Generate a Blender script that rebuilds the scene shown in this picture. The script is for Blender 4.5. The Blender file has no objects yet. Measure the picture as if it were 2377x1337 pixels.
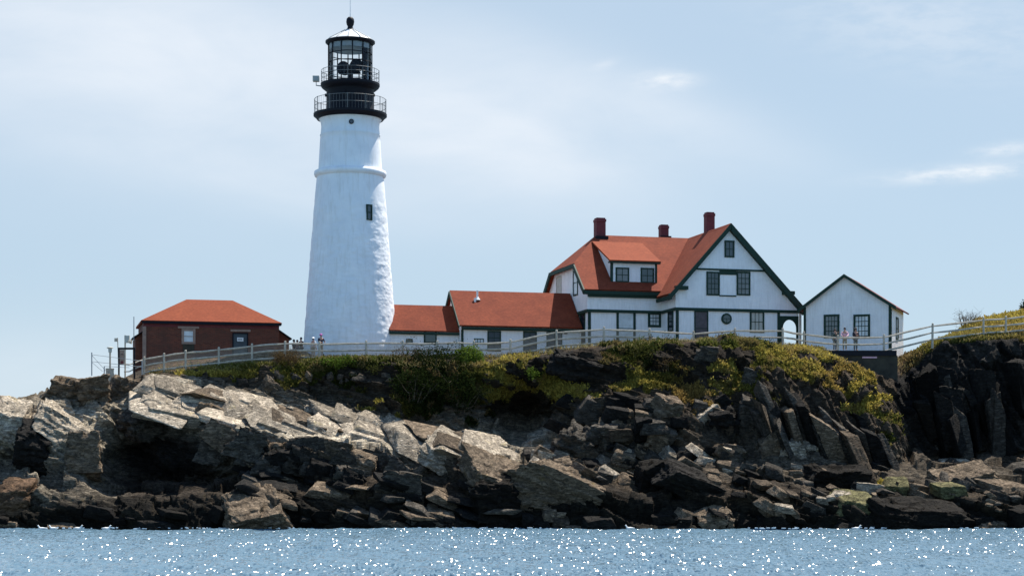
import bpy, bmesh, math, random
import numpy as np
from mathutils import Vector
R = math.radians
random.seed(7)
S = bpy.context.scene
COL = S.collection

# ------------------------------------------------------------------ camera
F, CX, HZ, CH = 4650.0, 1188.5, 1137.0, 2.8      # focal length in photo pixels, centre column, horizon row, eye height
cd = bpy.data.cameras.new("camera"); cam = bpy.data.objects.new("camera", cd); COL.objects.link(cam)
cam.location = (0, 0, CH); cam.rotation_euler = (R(90), 0, 0)
cd.sensor_width = 36; cd.lens = 36 * F / 2377; cd.shift_y = (HZ - 668.5) / 2377
cd.clip_start = 1; cd.clip_end = 20000
S.camera = cam
S.view_settings.view_transform = 'Standard'; S.view_settings.look = 'None'
S.view_settings.exposure = 0.75; S.view_settings.gamma = 1; S.view_settings.use_curve_mapping = False

# ------------------------------------------------------------------ light
SUN_AZ, SUN_EL = R(42), R(62)      # azimuth from +Y (away from the viewer) towards +X
sl = bpy.data.lights.new("sun", 'SUN'); sl.energy = 5.0; sl.angle = R(0.5); sl.color = (1, .95, .86)
so = bpy.data.objects.new("sun", sl); COL.objects.link(so)
sv = Vector((math.sin(SUN_AZ) * math.cos(SUN_EL), math.cos(SUN_AZ) * math.cos(SUN_EL), math.sin(SUN_EL)))
so.rotation_euler = sv.to_track_quat('Z', 'Y').to_euler(); so.location = (60, 60, 90)

class NT:
    def __init__(s, tree): s.t = tree; s.n = tree.nodes; s.l = tree.links
    def add(s, kind, ins=None, **props):
        nd = s.n.new(kind)
        for k, v in props.items(): setattr(nd, k, v)
        for k, v in (ins or {}).items():
            sk = nd.inputs[k]
            if isinstance(v, bpy.types.NodeSocket): s.l.new(v, sk)
            else: sk.default_value = v
        return nd
    def math(s, op, a, b=0.0, clamp=False):
        return s.add('ShaderNodeMath', {0: a, 1: b}, operation=op, use_clamp=clamp).outputs[0]
    def ramp(s, fac, stops):
        nd = s.add('ShaderNodeValToRGB', {0: fac}); e = nd.color_ramp.elements
        while len(e) < len(stops): e.new(.5)
        for q, (p, c) in zip(e, stops): q.position = p; q.color = (c, c, c, 1) if isinstance(c, (int, float)) else (*c, 1)
        return nd.outputs[0]
    def mix(s, f, a, b, blend='MIX'):
        nd = s.n.new('ShaderNodeMix'); nd.data_type = 'RGBA'; nd.blend_type = blend
        for k, v in ((0, f), (6, a), (7, b)):
            if isinstance(v, bpy.types.NodeSocket): s.l.new(v, nd.inputs[k])
            elif k: nd.inputs[k].default_value = (*v, 1) if len(v) == 3 else v
            else: nd.inputs[k].default_value = v
        return nd.outputs[2]
    def noise(s, vec, scale, detail=4, rough=.55, **k):
        return s.add('ShaderNodeTexNoise', {'Vector': vec, 'Scale': scale, 'Detail': detail, 'Roughness': rough, **k}).outputs[0]
    def scalev(s, vec, sc, loc=(0, 0, 0), rot=(0, 0, 0)):
        return s.add('ShaderNodeMapping', {'Vector': vec, 'Scale': sc, 'Location': loc, 'Rotation': rot}).outputs[0]

W = bpy.data.worlds.new("World"); S.world = W; W.use_nodes = True
w = NT(W.node_tree); w.n.clear()
sky = w.add('ShaderNodeTexSky', sky_type='NISHITA'); sky.sun_disc = False
sky.sun_elevation = SUN_EL; sky.sun_rotation = SUN_AZ; sky.air_density = 1.0; sky.dust_density = 0.6; sky.ozone_density = 1.6
tc = w.add('ShaderNodeTexCoord').outputs['Generated']
sep = w.add('ShaderNodeSeparateXYZ', {0: tc})
def sky_blob(cx, cz, rx, rz, gain=1.0, rot=0.0):
    """soft patch of high cloud around a compass direction / height in the sky"""
    dx = w.math('SUBTRACT', sep.outputs[0], cx); dz = w.math('SUBTRACT', sep.outputs[2], cz)
    c, s_ = math.cos(rot), math.sin(rot)
    a = w.math('ADD', w.math('MULTIPLY', dx, c / rx), w.math('MULTIPLY', dz, s_ / rx))
    b = w.math('ADD', w.math('MULTIPLY', dx, -s_ / rz), w.math('MULTIPLY', dz, c / rz))
    q = w.math('ADD', w.math('MULTIPLY', a, a), w.math('MULTIPLY', b, b))
    return w.math('MULTIPLY', w.math('EXPONENT', w.math('MULTIPLY', q, -1.0)), gain)
def dirof(px, py): v = Vector(((px - CX) / F, 1, (HZ - py) / F)).normalized(); return v.x, v.z
n1 = w.noise(w.scalev(tc, (5, 5, 14), rot=(0, R(-22), 0)), 1.6, 7, .55, Distortion=.5)
n2 = w.noise(w.scalev(tc, (16, 16, 55), rot=(0, R(-25), 0)), 1.5, 6, .6)
streak = w.math('ADD', w.math('MULTIPLY', n1, .75), w.math('MULTIPLY', n2, .25))
bl = None
for px, py, rx, rz, g, rot in [(330, 120, 700, 260, .95, -.12), (1150, 330, 420, 150, .75, -.25), (1500, 250, 420, 75, .45, -.35), (620, 430, 420, 60, .25, -.2),
                               (150, 900, 500, 130, .5, 0)]:
    x0, z0 = dirof(px, py); b_ = sky_blob(x0, z0, rx / F, rz / F, g, rot)
    bl = b_ if bl is None else w.math('ADD', bl, b_)
veil = w.math('MULTIPLY', bl, w.ramp(streak, [(.3, .5), (.65, 1.0)]), True)
wisp = None
for px, py, rx, rz, g, rot in [(1545, 188, 60, 20, .8, 0), (2240, 402, 150, 16, .9, .04), (2330, 348, 60, 14, .6, 0.1), (1400, 152, 30, 10, .25, .3), (2150, 60, 300, 90, .28, -.2)]:
    x0, z0 = dirof(px, py); b_ = sky_blob(x0, z0, rx / F, rz / F, g, rot)
    wisp = b_ if wisp is None else w.math('ADD', wisp, b_)
n3 = w.noise(w.scalev(tc, (40, 40, 130)), 1.5, 6, .6)
wisp = w.math('MULTIPLY', wisp, w.ramp(n3, [(.35, .2), (.6, 1.0)]), True)
# haze is kept off the sky behind the viewer to tune shaded-wall fill
SKYK = 0.112
front = w.ramp(sep.outputs[1], [(.0, .04), (.75, .86)])      # bright thin haze on the sun's side of the sky only
skyc = w.mix(front, w.mix(1.0, sky.outputs[0], (.78, 1.0, 1.15), 'MULTIPLY'), (.305 / SKYK, .372 / SKYK, .435 / SKYK))
c1 = w.mix(w.math('MULTIPLY', veil, .85), skyc, (.53 / SKYK, .56 / SKYK, .60 / SKYK))
c2 = w.mix(w.math('MULTIPLY', wisp, .8), c1, (.60 / SKYK, .61 / SKYK, .62 / SKYK))
bg = w.add('ShaderNodeBackground', {'Color': c2, 'Strength': SKYK})
w.add('ShaderNodeOutputWorld', {'Surface': bg.outputs[0]})

# ------------------------------------------------------------------ materials
def new_mat(name):
    m = bpy.data.materials.new(name); m.use_nodes = True; t = NT(m.node_tree); t.n.clear()
    return m, t
def finish(t, color, rough=.8, bump=None, bstr=.3, bdist=.05, **extra):
    p = t.add('ShaderNodeBsdfPrincipled')
    for k, v in (('Base Color', color), ('Roughness', rough)):
        if isinstance(v, bpy.types.NodeSocket): t.l.new(v, p.inputs[k])
        else: p.inputs[k].default_value = (*v, 1) if k == 'Base Color' else v
    for k, v in extra.items(): p.inputs[k.replace('_', ' ')].default_value = v
    if bump is not None:
        b = t.add('ShaderNodeBump', {'Height': bump, 'Strength': bstr, 'Distance': bdist}); t.l.new(b.outputs[0], p.inputs['Normal'])
    t.add('ShaderNodeOutputMaterial', {'Surface': p.outputs[0]}); return p
def plain(name, c, rough=.7, var=.15, scale=3.0, bstr=.15, **extra):
    m, t = new_mat(name); oc = t.add('ShaderNodeTexCoord').outputs['Object']
    n = t.noise(oc, scale, 6, .6)
    lo = tuple(v * (1 - var) for v in c); hi = tuple(min(1, v * (1 + var)) for v in c)
    finish(t, t.ramp(n, [(.3, lo), (.7, hi)]), rough, t.noise(oc, scale * 6, 3), bstr, .02, **extra); return m
M = {}
M['green'] = plain('dark_green_trim', (.016, .040, .028), .65, Specular_IOR_Level=.2)
M['black'] = plain('black_iron_paint', (.006, .006, .010), .6, Specular_IOR_Level=.2)
M['grey_metal'] = plain('grey_galvanised', (.32, .33, .33), .45)
M['rail_paint'] = plain('grey_rail_paint', (.16, .16, .15), .5)
M['white_metal'] = plain('white_painted_metal', (.7, .7, .68), .4)
M['chimney'] = plain('chimney_brick', (.13, .022, .025), .8, .3, 6)
M['wood'] = plain('weathered_wood', (.46, .39, .30), .85, .3, 4, .4)
M['wire'] = plain('fence_wire', (.30, .24, .18), .6)
M['door'] = plain('dark_door_paint', (.03, .045, .055), .5, .3)
M['brown_door'] = plain('brown_door', (.07, .055, .06), .6, .3)
M['concrete'] = plain('old_concrete', (.040, .034, .022), .9, .5, 1.2, .5)
M['stone'] = plain('pale_stone_lintel', (.30, .20, .15), .85, .25)
M['cream'] = plain('cream_window_paint', (.45, .44, .38), .6)
M['skin'] = plain('skin', (.42, .22, .15), .6)
M['hair'] = plain('dark_hair', (.02, .014, .01), .7)
M['bark'] = plain('bark', (.10, .075, .05), .9, .3)
M['bird'] = plain('white_feathers', (.75, .75, .72), .8)
M['beak'] = plain('dark_beak', (.05, .05, .03), .5)
def cloth(nm, c): M[nm] = plain(nm, c, .85, .2, 8)
cloth('black_cloth', (.012, .012, .02)); cloth('pink_cloth', (.62, .36, .42)); cloth('grey_cloth', (.16, .17, .16)); cloth('navy_cloth', (.015, .015, .035))
cloth('khaki_cloth', (.30, .27, .2)); cloth('white_cloth', (.7, .7, .7)); cloth('mauve_cloth', (.30, .08, .28)); cloth('dark_teal_cloth', (.02, .05, .05))

def white_boards():
    m, t = new_mat('white_shingle_wall'); oc = t.add('ShaderNodeTexCoord').outputs['Object']
    s = t.add('ShaderNodeSeparateXYZ', {0: oc})
    fr = t.math('FRACT', t.math('MULTIPLY', s.outputs[2], 5.0))
    n = t.noise(oc, 1.2, 6, .6); st = t.noise(t.scalev(oc, (3, 3, .35)), 2.0, 5, .6)
    c = t.mix(t.ramp(st, [(.45, 0.0), (.8, .6)]), t.ramp(n, [(.3, (.80, .80, .80)), (.7, (.90, .90, .89))]), (.62, .62, .59))
    finish(t, c, .7, fr, .5, .03); return m
M['white'] = white_boards()
def tower_white():
    m, t = new_mat('whitewashed_rubble'); oc = t.add('ShaderNodeTexCoord').outputs['Object']
    n = t.noise(oc, .8, 6, .6); n2 = t.noise(t.scalev(oc, (2.5, 2.5, .3)), 1.5, 6, .65)
    c = t.ramp(n, [(.3, (.77, .78, .79)), (.7, (.88, .88, .87))])
    c = t.mix(t.ramp(n2, [(.5, 0.0), (.8, .55)]), c, (.58, .55, .48))
    v = t.add('ShaderNodeTexVoronoi', {'Vector': t.scalev(oc, (1, 1, 1.7)), 'Scale': 2.2}, feature='SMOOTH_F1').outputs['Distance']
    h = t.math('ADD', t.math('MULTIPLY', v, -1.0), t.math('MULTIPLY', t.noise(oc, 9, 5), .4))
    s = t.add('ShaderNodeSeparateXYZ', {0: oc}); k = t.ramp(t.math('DIVIDE', s.outputs[2], 30.0), [(.42, 1.0), (.50, .15)])
    finish(t, c, .75, t.math('MULTIPLY', h, k), .4, .09); return m
M['tower'] = tower_white()
def roof_mat(name, c1_, c2_):
    m, t = new_mat(name); oc = t.add('ShaderNodeTexCoord').outputs['Object']
    s = t.add('ShaderNodeSeparateXYZ', {0: oc})
    fr = t.math('FRACT', t.math('MULTIPLY', s.outputs[2], 7.5))
    n = t.noise(oc, .7, 7, .65); n2 = t.add('ShaderNodeTexNoise', {'Vector': t.scalev(oc, (3, 3, 14)), 'Scale': 1.5, 'Detail': 3}).outputs[0]
    c = t.mix(t.ramp(n, [(.3, 0.0), (.7, 1.0)]), c1_, c2_)
    c = t.mix(t.ramp(n2, [(.35, .6), (.65, 0.0)]), c, tuple(v * .6 for v in c1_))
    c = t.mix(t.ramp(t.noise(t.scalev(oc, (6, 6, .5)), 1.0, 4, .6), [(.55, 0.0), (.8, .35)]), c, tuple(v * .75 for v in c2_))
    finish(t, c, .85, t.math('ADD', fr, n2), .45, .02, Specular_IOR_Level=.15); return m
M['roof'] = roof_mat('red_shingle_roof', (.17, .034, .016), (.27, .060, .026))
M['brick_roof'] = roof_mat('light_red_roof', (.22, .046, .018), (.27, .062, .024))
def brick():
    m, t = new_mat('dark_red_brick'); oc = t.add('ShaderNodeTexCoord').outputs['Object']
    b = t.add('ShaderNodeTexBrick', {'Vector': t.scalev(oc, (1, 1, 1), rot=(R(90), 0, 0)), 'Scale': 1.0, 'Color1': (.11, .020, .010, 1), 'Color2': (.19, .042, .020, 1), 'Mortar': (.13, .08, .05, 1), 'Brick Width': .3, 'Row Height': .1, 'Mortar Size': .012})
    c = t.mix(t.ramp(t.noise(oc, 1.2, 6, .6), [(.35, .0), (.7, .6)]), b.outputs[0], (.07, .035, .022))
    finish(t, c, .9, b.outputs[1], -.3, .02); return m
M['brick'] = brick()
def glass_dark(name, c, r=.08, spec=.5):
    m, t = new_mat(name); oc = t.add('ShaderNodeTexCoord').outputs['Object']
    finish(t, t.ramp(t.noise(oc, 1.5, 3), [(.3, tuple(v * .6 for v in c)), (.7, c)]), r, t.noise(oc, 1.3, 2), .06, .05, IOR=1.6); return m
M['pane'] = glass_dark('dark_window_glass', (.03, .04, .05))
M['pale_pane'] = glass_dark('pale_sky_glass', (.66, .70, .72), .2)  # panes coloured pale to stand in for the sky reflected in them
M['shade'] = glass_dark('half_drawn_blind', (.16, .17, .17), .25)
def clear_glass():
    m, t = new_mat('lantern_glass')
    a = t.add('ShaderNodeBsdfTransparent', {'Color': (.93, .95, .95, 1)}); g = t.add('ShaderNodeBsdfGlossy', {'Roughness': .02})
    f = t.add('ShaderNodeFresnel', {'IOR': 1.25})
    mx = t.add('ShaderNodeMixShader', {0: f.outputs[0], 1: a.outputs[0], 2: g.outputs[0]}); t.add('ShaderNodeOutputMaterial', {'Surface': mx.outputs[0]}); return m
M['glass'] = clear_glass()
def rock_mat(attr):
    m, t = new_mat('cliff_rock' if attr else 'loose_rock'); oc = t.add('ShaderNodeTexCoord').outputs['Object']
    nf = t.noise(oc, 2.2, 9, .68); ns = t.noise(t.scalev(oc, (1.2, 1.2, 7), rot=(0, R(22), 0)), 1.6, 7, .65)
    if attr: base = t.add('ShaderNodeVertexColor', layer_name='Col').outputs[0]
    else:
        base = t.add('ShaderNodeObjectInfo').outputs['Color']
    k = t.math('MULTIPLY', t.ramp(nf, [(.25, .45), (.55, 1.0), (.8, 1.5)]), t.ramp(ns, [(.3, .62), (.6, 1.1)]))
    kk = t.add('ShaderNodeCombineXYZ', {0: k, 1: k, 2: k}).outputs[0]
    c = t.mix(1.0, base, kk, 'MULTIPLY')
    lich = t.ramp(t.noise(oc, .9, 8, .7), [(.60, 0.0), (.68, .5)])
    c = t.mix(lich, c, t.mix(1.0, base, (1.25, 1.2, .7), 'MULTIPLY'))
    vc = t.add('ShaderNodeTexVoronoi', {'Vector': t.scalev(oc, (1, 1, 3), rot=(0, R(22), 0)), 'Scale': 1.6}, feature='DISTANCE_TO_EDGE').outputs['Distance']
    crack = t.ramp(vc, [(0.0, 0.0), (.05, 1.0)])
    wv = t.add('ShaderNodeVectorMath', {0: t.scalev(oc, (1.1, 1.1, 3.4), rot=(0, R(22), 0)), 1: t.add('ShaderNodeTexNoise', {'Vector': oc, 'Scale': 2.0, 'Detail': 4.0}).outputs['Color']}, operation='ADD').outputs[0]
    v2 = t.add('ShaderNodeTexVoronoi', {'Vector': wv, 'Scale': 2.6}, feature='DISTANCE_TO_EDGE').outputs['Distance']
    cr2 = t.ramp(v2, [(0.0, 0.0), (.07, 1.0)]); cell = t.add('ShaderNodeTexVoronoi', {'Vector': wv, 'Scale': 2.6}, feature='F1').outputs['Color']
    cs = t.add('ShaderNodeSeparateXYZ', {0: cell}).outputs[0]                      # each fractured piece weathers to its own shade, seams are darker
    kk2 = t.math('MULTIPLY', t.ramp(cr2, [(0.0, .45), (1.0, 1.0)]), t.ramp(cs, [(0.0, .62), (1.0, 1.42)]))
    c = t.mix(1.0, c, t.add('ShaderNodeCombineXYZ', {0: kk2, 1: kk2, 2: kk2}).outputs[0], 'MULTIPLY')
    crack = t.math('ADD', crack, t.math('ADD', t.math('MULTIPLY', cr2, .6), t.math('MULTIPLY', cs, 1.1)))
    h = t.math('ADD', t.math('MULTIPLY', nf, .8), t.math('ADD', t.math('MULTIPLY', ns, .9), t.math('MULTIPLY', crack, .25)))
    finish(t, c, .9, h, .85, .22, Specular_IOR_Level=.12); return m
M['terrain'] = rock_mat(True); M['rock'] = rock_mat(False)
def leaf_mat(name, attr=True, c=(.06, .09, .03)):
    m, t = new_mat(name)
    base = t.add('ShaderNodeVertexColor', layer_name='Col').outputs[0]
    d = t.add('ShaderNodeBsdfDiffuse', {'Color': base}); tr = t.add('ShaderNodeBsdfTranslucent', {'Color': base})
    mx = t.add('ShaderNodeMixShader', {0: .35, 1: d.outputs[0], 2: tr.outputs[0]}); t.add('ShaderNodeOutputMaterial', {'Surface': mx.outputs[0]}); return m
M['leaf'] = leaf_mat('leaves'); 
def water():
    m, t = new_mat('sea_water'); oc = t.add('ShaderNodeTexCoord').outputs['Object']
    a = t.noise(t.scalev(oc, (1, 1, 1)), .28, 5, .6, Distortion=.4); b = t.noise(oc, 1.1, 5, .62, Distortion=.6); c = t.noise(oc, 4.5, 4, .6); e_ = t.noise(oc, 16, 3, .6)
    h = t.math('ADD', t.math('ADD', t.math('MULTIPLY', a, 1.6), t.math('MULTIPLY', b, .8)), t.math('ADD', t.math('MULTIPLY', c, .28), t.math('MULTIPLY', e_, .09)))
    p = finish(t, (.10, .170, .222), .14, None, IOR=1.33)
    # small steep facets of the wind-ruffled surface, one tilt per ripple
    vo = t.add('ShaderNodeTexVoronoi', {'Vector': t.scalev(oc, (14, 2.2, 1), rot=(0, 0, R(4))), 'Scale': 1.0}, feature='F1').outputs['Color']
    sp = t.add('ShaderNodeSeparateXYZ', {0: vo}); g = t.ramp(t.noise(t.scalev(oc, (.09, .10, 1)), 1.0, 4, .6), [(.42, .35), (.60, 1.02)])
    ox_ = t.add('ShaderNodeSeparateXYZ', {0: oc}).outputs[0]     # facets tilt more towards the middle and right, to gather sun glints there
    g = t.math('MULTIPLY', g, t.ramp(t.math('ADD', t.math('MULTIPLY', ox_, .02), .5), [(.20, .66), (.50, 1.0)]))
    ty = t.math('MULTIPLY', t.math('MULTIPLY', t.math('POWER', sp.outputs[0], 3.3), -1.1), g)
    tx = t.math('MULTIPLY', t.math('SUBTRACT', sp.outputs[1], .42), 1.1)
    fn_ = t.add('ShaderNodeTexNoise', {'Vector': oc, 'Scale': 3.0, 'Detail': 3.0}).outputs['Color']
    f2 = t.add('ShaderNodeVectorMath', {0: fn_, 1: (.5, .5, .5)}, operation='SUBTRACT').outputs[0]
    v1 = t.add('ShaderNodeCombineXYZ', {0: tx, 1: ty, 2: 0.0}).outputs[0]
    v2 = t.add('ShaderNodeVectorMath', {0: t.add('ShaderNodeNewGeometry').outputs['Normal'], 1: v1}, operation='ADD').outputs[0]
    v3 = t.add('ShaderNodeVectorMath', {0: v2, 1: f2}, operation='ADD').outputs[0]
    nn = t.add('ShaderNodeVectorMath', {0: v3}, operation='NORMALIZE').outputs[0]
    t.l.new(nn, p.inputs['Normal']); return m
M['water'] = water()

# ------------------------------------------------------------------ mesh helpers
class MB:
    def __init__(s): s.v = []; s.f = []; s.smooth = False
    def poly(s, pts): b = len(s.v); s.v += [tuple(p) for p in pts]; s.f.append(tuple(range(b, b + len(pts)))); return s
    def prism(s, pts, ext):
        """closed polygon (3-D points) swept by the vector ext"""
        b = len(s.v); n = len(pts); e = Vector(ext)
        s.v += [tuple(p) for p in pts] + [tuple(Vector(p) + e) for p in pts]
        s.f += [tuple(range(b + n - 1, b - 1, -1)), tuple(range(b + n, b + 2 * n))]
        s.f += [(b + i, b + (i + 1) % n, b + n + (i + 1) % n, b + n + i) for i in range(n)]
        return s
    def box(s, x0, x1, y0, y1, z0, z1):
        return s.prism([(x0, y0, z0), (x1, y0, z0), (x1, y0, z1), (x0, y0, z1)], (0, y1 - y0, 0))
    def beam(s, p, q, wd, ht, up=(0, 0, 1)):
        p, q = Vector(p), Vector(q); d = (q - p).normalized(); sd = d.cross(Vector(up))
        if sd.length < 1e-4: sd = d.cross(Vector((0, 1, 0)))
        sd = sd.normalized() * wd / 2; u = sd.cross(d).normalized() * ht / 2
        return s.prism([p - sd - u, p + sd - u, p + sd + u, p - sd + u], q - p)
    def tube(s, pts, rad, n=8, cap=True):
        pts = [Vector(p) for p in pts]; rad = rad if isinstance(rad, (list, tuple)) else [rad] * len(pts)
        b = len(s.v)
        for i, p in enumerate(pts):
            d = (pts[min(i + 1, len(pts) - 1)] - pts[max(i - 1, 0)]).normalized()
            a = d.cross(Vector((0, 0, 1))) if abs(d.z) < .95 else d.cross(Vector((0, 1, 0)))
            a.normalize(); c = d.cross(a)
            for k in range(n):
                t = 2 * math.pi * k / n; s.v.append(tuple(p + (a * math.cos(t) + c * math.sin(t)) * rad[i]))
        for i in range(len(pts) - 1):
            for k in range(n): s.f.append((b + i * n + k, b + i * n + (k + 1) % n, b + (i + 1) * n + (k + 1) % n, b + (i + 1) * n + k))
        if cap: s.f.append(tuple(b + k for k in range(n - 1, -1, -1))); s.f.append(tuple(b + (len(pts) - 1) * n + k for k in range(n)))
        return s
    def lathe(s, prof, n=48, c=(0, 0), arc=None):
        b = len(s.v); m = len(prof)
        for k in range(n):
            t = 2 * math.pi * k / n
            for r, z in prof: s.v.append((c[0] + r * math.cos(t), c[1] + r * math.sin(t), z))
        for k in range(n):
            for i in range(m - 1):
                a0 = b + k * m + i; a1 = b + ((k + 1) % n) * m + i
                s.f.append((a0, a1, a1 + 1, a0 + 1))
        return s
    def ring(s, r, z, rad, n=40, c=(0, 0), ns=6):
        b = len(s.v)
        for k in range(n):
            t = 2 * math.pi * k / n
            for j in range(ns):
                q = 2 * math.pi * j / ns; rr = r + rad * math.cos(q)
                s.v.append((c[0] + rr * math.cos(t), c[1] + rr * math.sin(t), z + rad * math.sin(q)))
        for k in range(n):
            for j in range(ns): s.f.append((b + k * ns + j, b + ((k + 1) % n) * ns + j, b + ((k + 1) % n) * ns + (j + 1) % ns, b + k * ns + (j + 1) % ns))
        return s
    def build(s, name, mat, parent=None, off=(0, 0, 0), smooth=False):
        me = bpy.data.meshes.new(name); me.from_pydata([(x - off[0], y - off[1], z - off[2]) for x, y, z in s.v], [], s.f)
        bm = bmesh.new(); bm.from_mesh(me); bmesh.ops.recalc_face_normals(bm, faces=bm.faces); bm.to_mesh(me); bm.free()
        if smooth: me.polygons.foreach_set('use_smooth', [True] * len(me.polygons))
        me.materials.append(mat); o = bpy.data.objects.new(name, me); COL.objects.link(o)
        if parent: o.parent = parent
        return o
def tag(o, label=None, cat=None, group=None, kind=None):
    for k, v in (('label', label), ('category', cat), ('group', group), ('kind', kind)):
        if v: o[k] = v
    return o
def empty(name, loc, rz=0, **k):
    o = bpy.data.objects.new(name, None); COL.objects.link(o); o.location = loc; o.rotation_euler = (0, 0, rz); o.empty_display_size = .3
    return tag(o, **k)
def mesh_np(name, V, Q, mat, col=None, smooth=False, parent=None):
    me = bpy.data.meshes.new(name); k = Q.shape[1]
    me.vertices.add(len(V)); me.vertices.foreach_set('co', np.ascontiguousarray(V, dtype=np.float32).ravel())
    me.loops.add(Q.size); me.loops.foreach_set('vertex_index', np.ascontiguousarray(Q, dtype=np.int32).ravel())
    me.polygons.add(len(Q)); me.polygons.foreach_set('loop_start', np.arange(0, Q.size, k, dtype=np.int32))
    me.polygons.foreach_set('loop_total', np.full(len(Q), k, dtype=np.int32))
    if smooth: me.polygons.foreach_set('use_smooth', np.ones(len(Q), dtype=bool))
    me.update(calc_edges=True)
    if col is not None:
        a = me.color_attributes.new('Col', 'FLOAT_COLOR', 'POINT')
        a.data.foreach_set('color', np.hstack([col, np.ones((len(col), 1))]).astype(np.float32).ravel())
    me.materials.append(mat); o = bpy.data.objects.new(name, me); COL.objects.link(o)
    if parent: o.parent = parent
    return o
def P(px, py, Y): return Vector(((px - CX) / F * Y, Y, CH + (HZ - py) / F * Y))

# ------------------------------------------------------------------ numpy noise
def hsh(i, j, k, s):
    h = (i * 374761393 + j * 668265263 + k * 2147483647 + s * 1274126177) & 0xFFFFFFFF
    h = ((h ^ (h >> 13)) * 1274126177) & 0xFFFFFFFF; h = ((h ^ (h >> 16)) * 2246822519) & 0xFFFFFFFF
    return ((h ^ (h >> 15)) & 0xFFFFFF) / float(0xFFFFFF)
def vnoise(p, seed=0):
    i = np.floor(p).astype(np.int64); f = p - i; f = f * f * (3 - 2 * f); r = 0
    for a in (0, 1):
        for b in (0, 1):
            for c in (0, 1):
                wgt = (f[:, 0] if a else 1 - f[:, 0]) * (f[:, 1] if b else 1 - f[:, 1]) * (f[:, 2] if c else 1 - f[:, 2])
                r = r + wgt * hsh(i[:, 0] + a, i[:, 1] + b, i[:, 2] + c, seed)
    return r
def fbm(p, oct=4, seed=0):
    r = 0; a = .5
    for o in range(oct): r = r + a * vnoise(p * 2 ** o, seed + o); a *= .5
    return r
def blocks(p, seed):
    """angular blocks: for every point its block's random height, tilt term and shade"""
    i0 = np.floor(p).astype(np.int64); best = np.full(len(p), 9e9); out = np.zeros((len(p), 5))
    for a in (-1, 0, 1):
        for b in (-1, 0, 1):
            for c in (-1, 0, 1):
                i = i0 + np.array([a, b, c]); k = [hsh(i[:, 0], i[:, 1], i[:, 2], seed + q) for q in range(3)]
                d = p - (i + .1 + .8 * np.stack(k, 1)); dd = np.max(np.abs(d) * np.array([1, .8, 1]), axis=1) + .25 * np.sum(np.abs(d), axis=1)
                m = dd < best; best[m] = dd[m]
                h = hsh(i[:, 0][m], i[:, 1][m], i[:, 2][m], seed + 7); t1 = hsh(i[:, 0][m], i[:, 1][m], i[:, 2][m], seed + 8) - .5; t2 = hsh(i[:, 0][m], i[:, 1][m], i[:, 2][m], seed + 9) - .5
                out[m] = np.stack([h, d[m][:, 0] * t1 + d[m][:, 2] * t2, hsh(i[:, 0][m], i[:, 1][m], i[:, 2][m], seed + 5), dd[m], t1], 1)
    return out

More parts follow.
